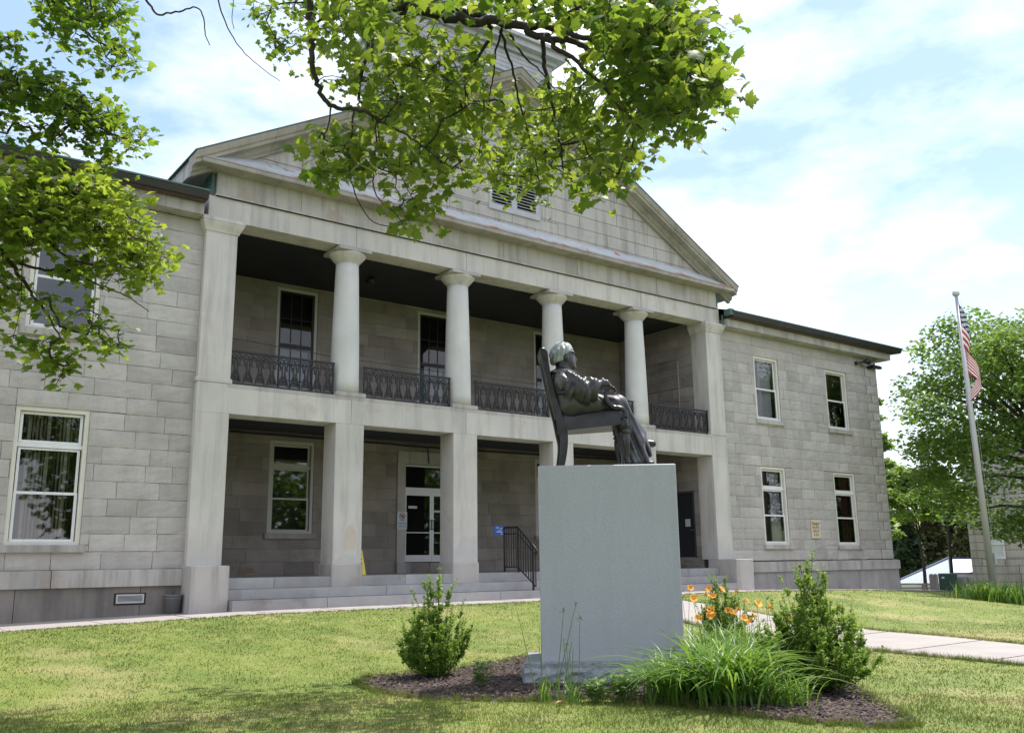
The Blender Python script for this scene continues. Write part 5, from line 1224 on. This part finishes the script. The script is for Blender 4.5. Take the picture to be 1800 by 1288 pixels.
def strap(P0, az, ln, arch, w, n=7, up=1.):
    """an arching strap leaf; returns verts and quads"""
    d = np.array([math.cos(az), math.sin(az), 0]); s = np.array([-d[1], d[0], 0]); V = []
    for i in range(n+1):
        t = i/n; hx = ln*(arch*t**1.6); z = ln*(up*(t-.62*arch*t**2.4)); wd = w*math.sin(PI*min(1, .12+t*.88))**.6*(1-t*.5) if t < 1 else .001
        c = P0+d*hx+np.array([0, 0, z]); V += [c-s*wd+np.array([0, 0, wd*.5]), c-np.array([0, 0, wd*.25])*0, c+s*wd+np.array([0, 0, wd*.5])]
    F = []
    for i in range(n): a = 3*i; F += [(a, a+1, a+4, a+3), (a+1, a+2, a+5, a+4)]
    return V, F
def clump(px, py, nl, ln, label, seed, name='daylily_clump', cat='plant', group='strap leaved daylily clumps', spread=.16, arch=(.35, 1.0), w=.011, flowers=0, pos=None, scape=.62, mt='strap'):
    r = random.Random(seed); g = ghit(px, py) if pos is None else np.array(pos); z = gz(g[0], g[1])+.02
    root = thing(name, label, cat, (g[0], g[1], z), group); V = []; F = []; tt = []
    for i in range(nl):
        a = r.uniform(0, 2*PI); p0 = np.array([g[0]+r.gauss(0, spread), g[1]+r.gauss(0, spread), z-.01]); v, f = strap(p0, a, ln*r.uniform(.6, 1.12), r.uniform(*arch), w*r.uniform(.7, 1.2)); n0 = len(V)
        V += v; F += [tuple(q+n0 for q in k) for k in f]; tt += [r.random()]*len(f)
    npmesh('leaf_blades', np.array(V), np.array(F), M[mt], root, tint=np.array(tt), smooth=True)
    for k in range(flowers):
        a = r.uniform(0, 2*PI); b0 = np.array([g[0]+r.gauss(0, spread*.8), g[1]+r.gauss(0, spread*.8), z]); hgt = scape*r.uniform(.75, 1.15); e = b0+np.array([math.cos(a)*.16, math.sin(a)*.16, hgt])
        B = MB(); B.tube([b0, b0*.5+e*.5+np.array([0, 0, .04]), e], [.005,.004,.003], 5)
        for q in range(r.randint(1, 3)): d = np.array([r.gauss(0, .05), r.gauss(0, .05), r.uniform(.01, .06)]); B.tube([e, e+d*.6, e+d], [.003,.008,.002], 5)
        so_ = B.build('flower_stalk', M['stem'], root)
        if k % 4 == 3: continue
        fa = r.uniform(-2.6, -.6) if r.random() < .7 else r.uniform(0, 6.28); ax = Vector((math.cos(fa)*.8, math.sin(fa)*.8, .55)).normalized(); s1 = ax.orthogonal().normalized(); s2 = ax.cross(s1); FV = []; FF = []
        for p in range(6):
            th = p*PI/3+.3; rad = s1*math.cos(th)+s2*math.sin(th); tg = ax.cross(rad); L_ = .058*r.uniform(.9, 1.1); wv = .019 if p % 2 else .014; n0 = len(FV)
            for t, ro, al, ww in ((0,.002,0,.003),(.35,.010,.40,.013),(.7,.030,.72,wv*1.35),(.9,.046,.80,wv*1.2),(1.,.058,.78,.004)):
                c = Vector(e)+rad*ro+ax*al*L_*1.1
                FV += [c-tg*ww, c+tg*ww]
            FF += [(n0+2*i, n0+2*i+1, n0+2*i+3, n0+2*i+2) for i in range(4)]
        npmesh('flower', np.array([tuple(v) for v in FV]), np.array(FF), M['petal'], root, tint=np.full(len(FF), r.random()), smooth=True)
    return root
clump(1186, 1234, 240, .84, 'daylily clump of long arching leaves in front of the pedestal corner', 1, spread=.13, arch=(.5,1.2), w=.014)
clump(1286, 1240, 380, 1.06, 'largest daylily clump of arching leaves at the front of the bed', 2, spread=.18, arch=(.4,1.1), w=.018)
clump(1252, 1200, 260, .98, 'daylily clump against the right side of the pedestal base with orange flowers above', 3, spread=.17, flowers=8, scape=1.0, arch=(.45,1.15), w=.013)
clump(1265, 1165, 280, .92, 'daylily clump with orange flowers in front of the small shrub', 4, spread=.30, flowers=13, scape=.95, arch=(.45,1.15), w=.013)
clump(1338, 1198, 280, .86, 'daylily clump with orange flowers left of the largest shrub', 5, spread=.28, flowers=11, scape=.90, arch=(.45,1.15), w=.013)
clump(1385, 1246, 120, .55, 'small daylily clump at the foot of the largest shrub', 6, spread=.1)
# upright grassy stalks before the pedestal
def stalks(px, py, n, hgt, label, seed, lean=.25):
    r = random.Random(seed); g = ghit(px, py); z = gz(g[0], g[1]); root = thing('allium_plant', label, 'plant', (g[0], g[1], z), 'dark stalked plants before the pedestal')
    V = []; F = []; tt = []
    for i in range(34): v, f = strap(np.array([g[0]+r.gauss(0,.05), g[1]+r.gauss(0,.05), z]), r.uniform(0, 6.28), r.uniform(.18,.42), r.uniform(.1,.6), .008); n0 = len(V); V += v; F += [tuple(q+n0 for q in k) for k in f]; tt += [r.random()]*len(f)
    npmesh('leaf_blades', np.array(V), np.array(F), M['strap'], root, tint=np.array(tt), smooth=True)
    for i in range(n):
        B = MB(); b0 = np.array([g[0]+r.gauss(0,.06), g[1]+r.gauss(0,.06), z]); h = hgt*r.uniform(.55, 1.05); e = b0+np.array([r.gauss(0, lean)*h*.5, r.gauss(0, lean)*h*.5, h]); B.tube([b0, (b0+e)/2+np.array([.01,0,0]), e], [.006,.005,.003], 5)
        if i < 2:
            for q in range(7): d = np.array([r.gauss(0,.02), r.gauss(0,.02), r.uniform(-.05,.03)]); B.tube([e, e+d], [.002,.005], 4)
        B.build('stalk', M['stem'], root)
stalks(958, 1232, 5, 1.05, 'clump of stiff dark stalks at the left front corner of the pedestal', 3); stalks(1003, 1236, 6, .95, 'taller clump of stiff dark stalks in front of the pedestal base', 4)
# broad leaved perennials
def perennial(px, py, n, h, w, label, seed, size=.09):
    r = np.random.default_rng(seed); g = ghit(px, py); z = gz(g[0], g[1]); root = thing('leafy_perennial', label, 'plant', (g[0], g[1], z), 'low leafy perennials in the bed')
    B = MB(); P = []; T = []
    for i in range(n):
        a = r.uniform(0, 6.28); R_ = w*math.sqrt(r.uniform(0, 1)); e = np.array([g[0]+R_*math.cos(a), g[1]+R_*math.sin(a), z+h*r.uniform(.5, 1)]); b0 = np.array([g[0]+R_*.4*math.cos(a), g[1]+R_*.4*math.sin(a), z]); B.tube([b0, (b0+e)/2, e], [.004,.003,.002], 4)
        for j in range(6): t = r.uniform(.35, 1); aa = r.uniform(0, 6.28); P.append(b0*(1-t)+e*t); T.append([math.cos(aa), math.sin(aa), r.uniform(.0, .6)])
    B.build('stem', M['stem'], root, fix=False); P = np.array(P); T = np.array(T); T /= np.linalg.norm(T, axis=1)[:,None]; up = np.tile([0, 0, 1.], (len(P), 1)); S = np.cross(T, up); S /= np.linalg.norm(S, axis=1)[:,None]; Nn = np.cross(S, T)
    LF = np.array([(0,0),(.16,.12),(.25,.35),(.18,.68),(0,1),(-.18,.68),(-.25,.35),(-.16,.12)])
    leaves('foliage', P, r.uniform(.6, 1.2, len(P))*size, T, S, Nn, LF, M['broad'], root, curl=.35)
perennial(850, 1213, 14, .42, .13, 'single leafy weed between the left shrub and the pedestal', 5, .10)
perennial(1050, 1235, 34, .28, .19, 'low pale leaved perennial under the pedestal front', 6, .085)
perennial(1100, 1234, 40, .36, .20, 'taller pale leaved perennial right beside the daylilies', 7, .095)
perennial(1395, 1190, 20, .5, .2, 'leafy perennial between the lilies and the largest shrub', 8, .07)
# fallen dry leaf
g = ghit(985, 1240); b = MB(); b.add([(g[0]-.09,g[1]-.02,g[2]+.03),(g[0],g[1]-.05,g[2]+.07),(g[0]+.1,g[1]-.02,g[2]+.04),(g[0]+.02,g[1]+.06,g[2]+.05)], [(0,1,2,3)]); tag(b.build('fallen_leaf', M['dead']), 'curled brown dry leaf lying on the grass at the pedestal foot', 'leaf')

# ------------------------------------------------------------------ background
def ray2(px, py, d):
    """world point at horizontal distance d in the direction of photo column px, standing on the ground"""
    v = CF*FPX+CR*(px-900)-CU*(py-644); h = v[:2]/np.linalg.norm(v[:2]); p = CAM[:2]+h*d; return float(p[0]), float(p[1])
def pz(px, py, d):
    v = CF*FPX+CR*(px-900)-CU*(py-644); return float(CAM[2]+v[2]/np.linalg.norm(v[:2])*d)
CARD = np.array([(0,0),(.32,.3),(.28,.7),(0,1),(-.28,.7),(-.32,.3)])
def tree(px, d, ytop, wpx, label, seed, leaf='leafbg', n=9000, size=.20, kind='round', ybase=None, group='trees beyond the lawn', tr=.30, low=.16, base=None, dens=70):
    r = np.random.default_rng(seed); x, y = ray2(px, 950, d) if base is None else base; z0 = gz(x, y)-.2; top = pz(px, ytop, d) if base is None else ytop; H = top-z0; R_ = wpx/FPX*d/2
    root = thing('deciduous_tree' if kind == 'round' else 'conifer_tree', label, 'tree', (x, y, z0), group); B = MB()
    B.tube([(x,y,z0-.3),(x+.1,y,z0+H*.3),(x-.1,y+.1,z0+H*.6),(x,y,z0+H*.93)], [tr,tr*.75,tr*.4,.03], 9); cs = []
    if kind == 'round':
        for i in range(dens):
            a = r.uniform(0, 2*PI); zz = r.uniform(low, 1); e = math.sqrt(max(.02, 1-((zz-.52)/.55)**2)) if zz > .3 else .55+1.1*(zz-low); rr = R_*e*math.sqrt(r.uniform(.05, 1)); cs.append((x+rr*math.cos(a), y+rr*math.sin(a), z0+H*zz*.97, R_*r.uniform(.13, .24)))
    else:
        for i in range(dens):
            zz = r.uniform(.06, .98); a = r.uniform(0, 2*PI); rr = R_*(1-zz)**.8*math.sqrt(r.uniform(.2, 1)); cs.append((x+rr*math.cos(a), y+rr*math.sin(a), z0+H*zz, R_*.16*(1.2-zz*.6)))
    for c in cs[::3]:
        zb = z0+H*(.22 if kind == 'round' else 0)+(c[2]-z0)*(.42 if kind == 'round' else .95); zb = min(zb, c[2]-.1); B.tube([(x, y, zb), ((x+c[0])/2, (y+c[1])/2, (zb+c[2])/2+.2*(kind == 'round')), c[:3]], [tr*.28,tr*.15,.02], 5, cap=False)
    B.build('trunk', M['bark2'], root, True, fix=False)
    per = n//len(cs); P = []
    for c in cs:
        q = r.normal(0, 1, (per, 3)); q /= np.linalg.norm(q, axis=1)[:,None]; q *= r.uniform(.35, 1.05, (per, 1))**.6; P.append(np.array(c[:3])+q*c[3]*np.array([1.25, 1.25, .62]))
    P = np.concatenate(P); n = len(P); T, S, Nn = orient(n, .7, .2)
    leaves('crown', P, size*r.uniform(.6, 1.3, n), T, S, Nn, CARD, M[leaf], root, tint=np.clip(r.normal(.45, .28, n), 0, 1), curl=.1); return root
tree(1848, 41, 535, 395, 'large maple behind the flagpole with a low forking trunk', 41, 'leafbg', 44000, .17, tr=.32, low=.24, dens=170)
tree(1618, 55, 818, 165, 'light green tree beyond the corner of the right wing', 42, 'leafbg2', 12000, .22, dens=60, low=.62, tr=.11)
tree(1528, 50, 690, 105, 'tree mostly hidden behind the corner of the right wing', 43, 'leafbg2', 9000, .20, dens=60, low=.2)
k_ = 0
for (px, d, yt, w, lb, lf, kd) in ((1598,92,905,70,'dark conifer behind the white barn, at the building corner','conif','c'),(1640,96,880,80,'olive brown conifer behind the low end of the barn','olive','c'),(1672,100,868,76,'tall dark conifer left of the utility pole','conif','c'),(1700,92,900,70,'olive tinted conifer behind the barn roof','olive','c'),(1738,104,850,80,'dark conifer at the edge of the stone building','conif','c'),(1775,110,860,90,'dark conifer hidden behind the stone building','conif','c'),(1560,100,900,80,'dark conifer hidden by the right wing','conif','c')):
    tree(px, d, yt, w, lb, 50+k_, lf, 9000, .45, kind='cone' if kd == 'c' else 'round', group='conifers behind the barn', tr=.3, dens=110); k_ += 1
# trees across the street behind the viewer (seen only as reflections)
for i, (x, y, h) in enumerate(((-30,-62,14),(-14,-70,16),(4,-66,13),(22,-72,17),(40,-60,14),(-46,-50,15),(58,-66,15))):
    tree(0, 0, h, 0, ['roadside tree with a broad crown far left behind the viewer','roadside tree with a tall crown left behind the viewer','roadside tree directly behind the viewer','tallest roadside tree right behind the viewer','roadside tree right behind the viewer','roadside tree at the far left end of the row behind the viewer','roadside tree at the far right end of the row behind the viewer'][i], 70+i, 'leafbg', 2600, .75, base=(x, y), group='roadside trees behind the viewer', dens=50) if False else None
def btree(x, y, h, w, label, seed):
    r = np.random.default_rng(seed); z0 = gz(x, y)-.2; root = thing('roadside_tree', label, 'tree', (x, y, z0), 'roadside trees behind the viewer'); B = MB(); B.tube([(x,y,z0),(x,y,z0+h*.5)], [.35,.2], 8); B.build('trunk', M['bark2'], root)
    n = 2600; q = r.normal(0, 1, (n, 3)); q /= np.linalg.norm(q, axis=1)[:,None]; P = np.array([x, y, z0+h*.6])+q*r.uniform(.5, 1, (n, 1))*np.array([w, w, h*.42]); T, S, Nn = orient(n, .8, .2)
    leaves('crown', P, r.uniform(.7, 1.3, n)*.8, T, S, Nn, CARD, M['leafbg'], root)
for i, (x, y, h, w, lb) in enumerate(((-34,-58,13,7,'broad roadside tree at the left end of the row'),(-18,-64,15,7,'roadside tree second from the left end of the row'),(-2,-62,12,6,'lowest roadside tree in the middle of the row'),(14,-66,16,7,'tallest roadside tree of the row'),(30,-62,13,7,'roadside tree second from the right end of the row'),(46,-60,14,7,'roadside tree at the right end of the row'))): btree(x, y, h, w, lb, 80+i)

# flagpole and flag
FX, FY = ray2(1747, 1000, 36.0); zg = gz(FX, FY); ztop = pz(1681, 522, 36.0)
TX, TY = ray2(1681, 522, 36.0)
dvec = np.array([TX-FX, TY-FY])*.55    # the pole stands almost plumb
FX, FY = float(TX-dvec[0]), float(TY-dvec[1])
fp = thing('flagpole', 'tall grey metal flagpole with a ball on top standing on the right lawn', 'flagpole', (FX, FY, zg))
b = MB(); b.tube([(FX,FY,zg-.2),(FX+dvec[0]*.5,FY+dvec[1]*.5,(zg+ztop)/2),(FX+dvec[0],FY+dvec[1],ztop)], [.115,.10,.055], 16); b.build('pole', M['flagpole'], fp, True)
b = MB(); b.lathe((FX+dvec[0],FY+dvec[1],ztop), [(.02,0),(.10,.05),(.135,.12),(.12,.2),(.06,.25),(.01,.26)], 16); b.build('ball', M['alu'], fp, True)
b = MB(); b.tube([(FX+.14,FY-.1,zg+1.6),(FX+.16+dvec[0],FY-.08+dvec[1],ztop-.1)], .006, 4); b.box((FX+.09,FY-.13,zg+1.15),(FX+.19,FY-.03,zg+1.5)); b.build('halyard', M['flagpole'], fp)
def flag():
    m = bpy.data.materials.new('flag_cloth'); m.use_nodes = True; N = m.node_tree.nodes; L = m.node_tree.links; bs = N['Principled BSDF']; bs.inputs['Roughness'].default_value = .8
    at_ = N.new('ShaderNodeAttribute'); at_.attribute_name = 'flagcol'; L.new(at_.outputs['Color'], bs.inputs['Base Color'])
    t = N.new('ShaderNodeBsdfTranslucent'); L.new(at_.outputs['Color'], t.inputs[0]); ms = N.new('ShaderNodeMixShader'); ms.inputs[0].default_value = .2; L.new(bs.outputs[0], ms.inputs[1]); L.new(t.outputs[0], ms.inputs[2]); L.new(ms.outputs[0], N['Material Output'].inputs[0])
    ns, nt_ = 132, 78; HO = 1.75; FL = 3.4; V = np.zeros((ns+1, nt_+1, 3)); right = np.array([CR[0], CR[1], 0]); right /= np.linalg.norm(right); dep = np.array([-right[1], right[0], 0])
    for i in range(ns+1):
        s = i/ns
        for j in range(nt_+1):
            t_ = j/nt_; drop = t_*HO*(1-.15*s)+s*FL*(.86-.10*t_); z = ztop-.14-drop; g = min(1, drop/4.3)
            k = (z-zg)/(ztop-zg); p0 = np.array([FX+dvec[0]*k, FY+dvec[1]*k, z]); e = min(1, s*6)
            lat = .06*e+.14*e*math.sin(PI*min(1, g*1.0))+(.05+.20*g)*e*math.sin(s*9.5+t_*2.6-.6); dd = -.09-.16*e*math.cos(s*8.2+t_*1.5-.6)*(.3+g)
            V[i, j] = p0+right*lat+dep*dd
    I = np.arange((ns+1)*(nt_+1)).reshape(ns+1, nt_+1); T = np.stack([I[:-1,:-1], I[1:,:-1], I[1:,1:], I[:-1,1:]], -1).reshape(-1, 4)
    o = npmesh('flag', V.reshape(-1, 3), T, m, smooth=True)
    cols = []
    for i in range(ns):
        for j in range(nt_):
            s, t_ = (i+.5)/ns, (j+.5)/nt_
            if s < .40 and t_ < 7/13:
                u, v = s/.40*6, t_/(7/13)*5; c = (.02,.028,.10)
                for (a, q) in ((u, v), (u+.5, v+.5)):
                    if math.hypot((a % 1)-.5, (q % 1)-.5) < .24 and (q is v or (0.5 < u < 5.5 and .5 < v < 4.5)): c = (.75,.75,.78)
            else: c = (.42,.03,.05) if int(t_*13) % 2 == 0 else (.78,.76,.78)
            cols += [(*c, 1)]
    a = o.data.attributes.new('flagcol', 'FLOAT_COLOR', 'FACE'); a.data.foreach_set('color', np.array(cols, np.float32).ravel())
    tag(o, 'limp striped flag with a blue starred canton hanging from the grey flagpole', 'flag')
flag()
# planting at the foot of the pole
for (px, py, nl, ln, lb, sd2) in ((1712,1047,120,.75,'tall green clump left of the flagpole foot',1),(1735,1048,130,.8,'tall green clump at the flagpole foot',2),(1760,1049,120,.7,'tall green clump just right of the flagpole foot',3),(1785,1050,130,.8,'yellow green clump at the right edge near the flagpole',4),(1806,1052,120,.8,'green clump cut by the right edge of the view',5)):
    x, y = ray2(px, 1000, 33.5); clump(0, 0, nl, ln, lb, 100+sd2, 'border_plant', 'plant', 'plants round the flagpole', .32, (.1,.7), .02, pos=(x, y, 0))
# metal barn
def frame3(px0, px1, d0, d1): return np.array(ray2(px0, 1000, d0)), np.array(ray2(px1, 1000, d1))
bn = thing('metal_barn', 'long pale blue metal barn with a low sloping roof behind the right lawn', 'barn', (*ray2(1680, 1000, 66), -1.5))
def P3(px, py, d): return (*ray2(px, 1000, d), pz(px, py, d))
def slab(B, q, th=.12):
    v = [Vector(p) for p in q]; nrm = (v[1]-v[0]).cross(v[3]-v[0]).normalized()*th; B.ring_loft([v, [p-nrm for p in v]])
zb_ = -3.2; dn = lambda p: (p[0], p[1], zb_)
q = [P3(1581,1025,62), P3(1671,1025,62), P3(1671,981,70), P3(1581,1019,63.2)]
B = MB(); slab(B, q)
for i in range(1, 30):
    k = i/30; a_ = Vector(q[0])*(1-k)+Vector(q[1])*k; c_ = Vector(q[3])*(1-k)+Vector(q[2])*k; B.tube([a_, c_], .035, 4)
B.build('roof', M['barn'], bn)
q2 = [P3(1671.5,1007,64), P3(1716,1007,64), P3(1716,982,70), P3(1671.5,982,70)]; B = MB(); slab(B, q2); B.build('roof', M['white'], bn)
B = MB(); B.add([dn(q[0]), dn(q[1]), q[1], q[0]], [(0,1,2,3)]); B.add([dn(q2[0]), dn(q2[1]), q2[1], q2[0]], [(0,1,2,3)])
B.add([dn(q[3]), dn(q[2]), q[2], q[3], dn(q2[2]), q2[2]], [(0,1,2,3),(1,4,5,2)]); B.build('wall', M['white'], bn)
B = MB(); B.tube([q[3], (q[2][0], q[2][1], q[2][2]+.05)], .10, 4); B.tube([(q[2][0], q[2][1], q[2][2]+.05), q2[2]], .08, 4); B.tube([q[1], q[2]], .10, 4); B.tube([q2[0], q2[1]], .05, 4); B.build('trim', M['barnroof'], bn)
g_ = [P3(1681,1040,63.8), P3(1700,1040,63.8), P3(1700,1013,63.8), P3(1681,1013,63.8)]; B = MB(); slab(B, g_, .05); B.build('garage_door', M['clap'], bn)
# utility pole
x, y = ray2(1669, 990, 62); up_ = thing('utility_pole', 'thin dark utility pole rising in front of the barn', 'pole', (x, y, -2)); B = MB(); B.tube([(x,y,-2.6),(*ray2(1662,870,62), pz(1662,870,62))], [.12,.08], 8); B.build('shaft', M['bark'], up_)
q0 = np.array(ray2(1655,905,62)); q1 = np.array(ray2(1670,905,62)); B = MB(); B.tube([(*q0, pz(1655,905,62)),(*q1, pz(1670,903,62))], .05, 6); B.build('crossarm', M['bark'], up_)
# transformer cabinet and posts
def cab(name, label, cat, px0, px1, yt, d, dp, m, zbase=None):
    p0 = np.array(ray2(px0, 1000, d)); p1 = np.array(ray2(px1, 1000, d)); n2 = np.array([-(p1-p0)[1], (p1-p0)[0]]); n2 = n2/np.linalg.norm(n2)*dp; zt_ = pz((px0+px1)/2, yt, d); zb2 = gz(*p0)-.3
    root = thing(name, label, cat, (*((p0+p1)/2), zb2)); return root, p0, p1, n2, zt_, zb2
rt, p0, p1, n2, zt_, zb2 = cab('transformer_box', 'dark green electrical cabinet beyond the lawn in front of the barn', 'cabinet', 1648, 1681, 1009, 41, 1.0, None)
B = MB(); B.ring_loft([[(*p0, zb2),(*p1, zb2),(*(p1+n2), zb2),(*(p0+n2), zb2)], [(*p0, zt_-.03),(*p1, zt_-.03),(*(p1+n2), zt_-.03),(*(p0+n2), zt_-.03)]]); B.build('body', M['dgreen'], rt)
B = MB(); e1 = (p1-p0)*.03; B.ring_loft([[(*(p0-e1-n2*.04), zt_-.03),(*(p1+e1-n2*.04), zt_-.03),(*(p1+e1+n2*1.03), zt_-.03),(*(p0-e1+n2*1.03), zt_-.03)], [(*(p0-n2*.02), zt_+.03),(*(p1-n2*.02), zt_+.03),(*(p1+n2), zt_+.03),(*(p0+n2), zt_+.03)]]); B.build('lid', M['dgreen'], rt)
B = MB(); s0 = p0+(p1-p0)*.18-n2*.01; s1 = p0+(p1-p0)*.32-n2*.01; B.add([(*s0, zt_-.16),(*s1, zt_-.16),(*s1, zt_-.09),(*s0, zt_-.09)], [(0,1,2,3)]); B.build('label_plate', M['signwhite'], rt)
B = MB(); s0 = p0+(p1-p0)*.5-n2*.012; B.tube([(*s0, zb2+.2),(*s0, zt_-.04)], .008, 4); B.build('door_seam', M['joint'], rt)
for i, (px, yt, h, lb) in enumerate(((1621,1024,1.2,'low grey wooden post at the left end of the rail fence'),(1636,1008,1.6,'grey wooden post left of the green cabinet'),(1643,1008,1.6,'grey wooden post touching the green cabinet'))):
    x, y = ray2(px, 1000, 40); z1 = pz(px, yt, 40); po = thing('wooden_post', lb, 'post', (x, y, z1-1.6), 'wooden posts beside the green cabinet'); B = MB(); w = .065; z0 = gz(x, y)-.3; B.ring_loft([[(x-w,y-w,z0),(x+w,y-w,z0),(x+w,y+w,z0),(x-w,y+w,z0)],[(x-w,y-w,z1-.05),(x+w,y-w,z1-.05),(x+w,y+w,z1-.05),(x-w,y+w,z1-.05)],[(x-w*.4,y-w*.4,z1),(x+w*.4,y-w*.4,z1),(x+w*.4,y+w*.4,z1),(x-w*.4,y+w*.4,z1)]]); B.build('shaft', M['wood'], po)
rf = thing('rail_fence', 'low grey rail between the building corner and the wooden posts', 'fence', (*ray2(1600, 1000, 40.3), -1)); B = MB(); q0 = ray2(1570,1000,40.3); q1 = ray2(1640,1000,40.3)
for yy in (1026, 1033): B.tube([(*q0, pz(1570,yy,40.3)),(*q1, pz(1640,yy,40.3))], .035, 4)
B.build('rail', M['wood'], rf); B = MB(); B.tube([(*q0, gz(*q0)-.4),(*q0, pz(1570,1024,40.3))], .05, 6); B.build('fence_post', M['wood'], rf)
# neighbouring stone building
nb = thing('stone_building', 'grey granite block building with a white framed window behind the maple at the right edge', 'building', (*ray2(1760, 1000, 57), -2))
p0 = np.array(ray2(1709, 1000, 57)); dr = np.array([CR[0], CR[1]]); dr = dr/np.linalg.norm(dr); dr = np.array([dr[0]*math.cos(.52)-dr[1]*math.sin(-.52), dr[0]*math.sin(-.52)+dr[1]*math.cos(.52)]); nn = np.array([-dr[1], dr[0]]); r = random.Random(3); B = MB(); zlo = -2.4; hgt = 9.6
z = zlo
wy = [(1.15*0+2.2, 3.3), (2.2, 3.3)]
while z < zlo+hgt:
    x = -r.uniform(0, .8)
    while x < 14:
        w = r.uniform(.8, 1.6); a0, a1 = max(0, x), min(14, x+w)
        for q in rect_sub((a0, a1, z, z+.42), [(.8,1.7,zlo+3.3,zlo+4.9),(4.4,5.3,zlo+3.3,zlo+4.9)]):
            if q[1]-q[0] > .05:
                P = [p0+dr*s for s in (q[0]+.015, q[1]-.015)]; o = -nn*r.uniform(.01,.03)
                B.add([(*(P[0]+o), q[2]+.012),(*(P[1]+o), q[2]+.012),(*(P[1]+o), q[3]-.012),(*(P[0]+o), q[3]-.012),(*(P[0]+nn*.1), q[2]+.012),(*(P[1]+nn*.1), q[2]+.012),(*(P[1]+nn*.1), q[3]-.012),(*(P[0]+nn*.1), q[3]-.012)], [(0,1,2,3),(0,4,5,1),(1,5,6,2),(2,6,7,3),(3,7,4,0)], r.random())
        x += w
    z += .42
w_ = B.build('wall', M['smooth2'], nb); B = MB(); B.ring_loft([[(*(p0+nn*.05), zlo),(*(p0+dr*14+nn*.05), zlo),(*(p0+dr*14+nn*9), zlo),(*(p0+nn*9), zlo)],[(*(p0+nn*.05), zlo+hgt),(*(p0+dr*14+nn*.05), zlo+hgt),(*(p0+dr*14+nn*9), zlo+hgt),(*(p0+nn*9), zlo+hgt)]]); B.build('mortar', M['mortar'], w_)
B = MB(); B.ring_loft([[(*(p0-dr*.1-nn*.12), zlo+1.3),(*(p0+dr*14-nn*.12), zlo+1.3),(*(p0+dr*14+nn*.1), zlo+1.3),(*(p0-dr*.1+nn*.1), zlo+1.3)],[(*(p0-dr*.1-nn*.12), zlo+1.62),(*(p0+dr*14-nn*.12), zlo+1.62),(*(p0+dr*14+nn*.1), zlo+1.62),(*(p0-dr*.1+nn*.1), zlo+1.62)]]); B.build('water_table', M['smooth2'], nb)
B = MB(); B.ring_loft([[(*(p0-dr*.5-nn*.5), zlo+hgt),(*(p0+dr*14-nn*.5), zlo+hgt),(*(p0+dr*14+nn*9), zlo+hgt),(*(p0-dr*.5+nn*9), zlo+hgt)],[(*(p0-dr*.5-nn*.5), zlo+hgt+.3),(*(p0+dr*14-nn*.5), zlo+hgt+.3),(*(p0+dr*14+nn*9), zlo+hgt+.3),(*(p0-dr*.5+nn*9), zlo+hgt+.3)]]); B.build('roof', M['slate'], nb)
for x0 in (.8, 4.4):
    B = MB()
    for (a, c, z0, z1) in ((0,.1,3.3,4.9),(.8,.9,3.3,4.9),(.1,.8,4.78,4.9),(.1,.8,3.3,3.42),(.1,.8,4.05,4.12)):
        q0 = p0+dr*(x0+a)-nn*.01; q1 = p0+dr*(x0+c)-nn*.01; B.ring_loft([[(*q0, zlo+z0),(*q1, zlo+z0),(*(q1+nn*.1), zlo+z0),(*(q0+nn*.1), zlo+z0)],[(*q0, zlo+z1),(*q1, zlo+z1),(*(q1+nn*.1), zlo+z1),(*(q0+nn*.1), zlo+z1)]])
    wf = B.build('window', M['white'], nb); B = MB(); q0 = p0+dr*(x0+.1)+nn*.03; q1 = p0+dr*(x0+.82)+nn*.03; B.add([(*q0, zlo+3.35),(*q1, zlo+3.35),(*q1, zlo+4.85),(*q0, zlo+4.85)], [(0,1,2,3)]); B.build('pane', M['signwhite'], wf)
# far wooded skyline
def wood():
    n = 15000; r = np.random.default_rng(5); a = np.radians(r.uniform(38, 110, n)); d = r.uniform(125, 175, n); X = CAM[0]+d*np.sin(a); Y = CAM[1]+d*np.cos(a); h = 9+3*np.sin(a*17)+2*np.sin(a*41)
    Z = ground(X, Y)+h*r.uniform(0, 1, n)**.7; T, S, Nn = orient(n, .9, .1)
    o = leaves('far_wood', np.c_[X, Y, Z], r.uniform(.9, 1.9, n), T, S, Nn, CARD, M['conif']); tag(o, 'dark far wood closing the view beyond the barn', 'wood', kind='stuff')
wood()
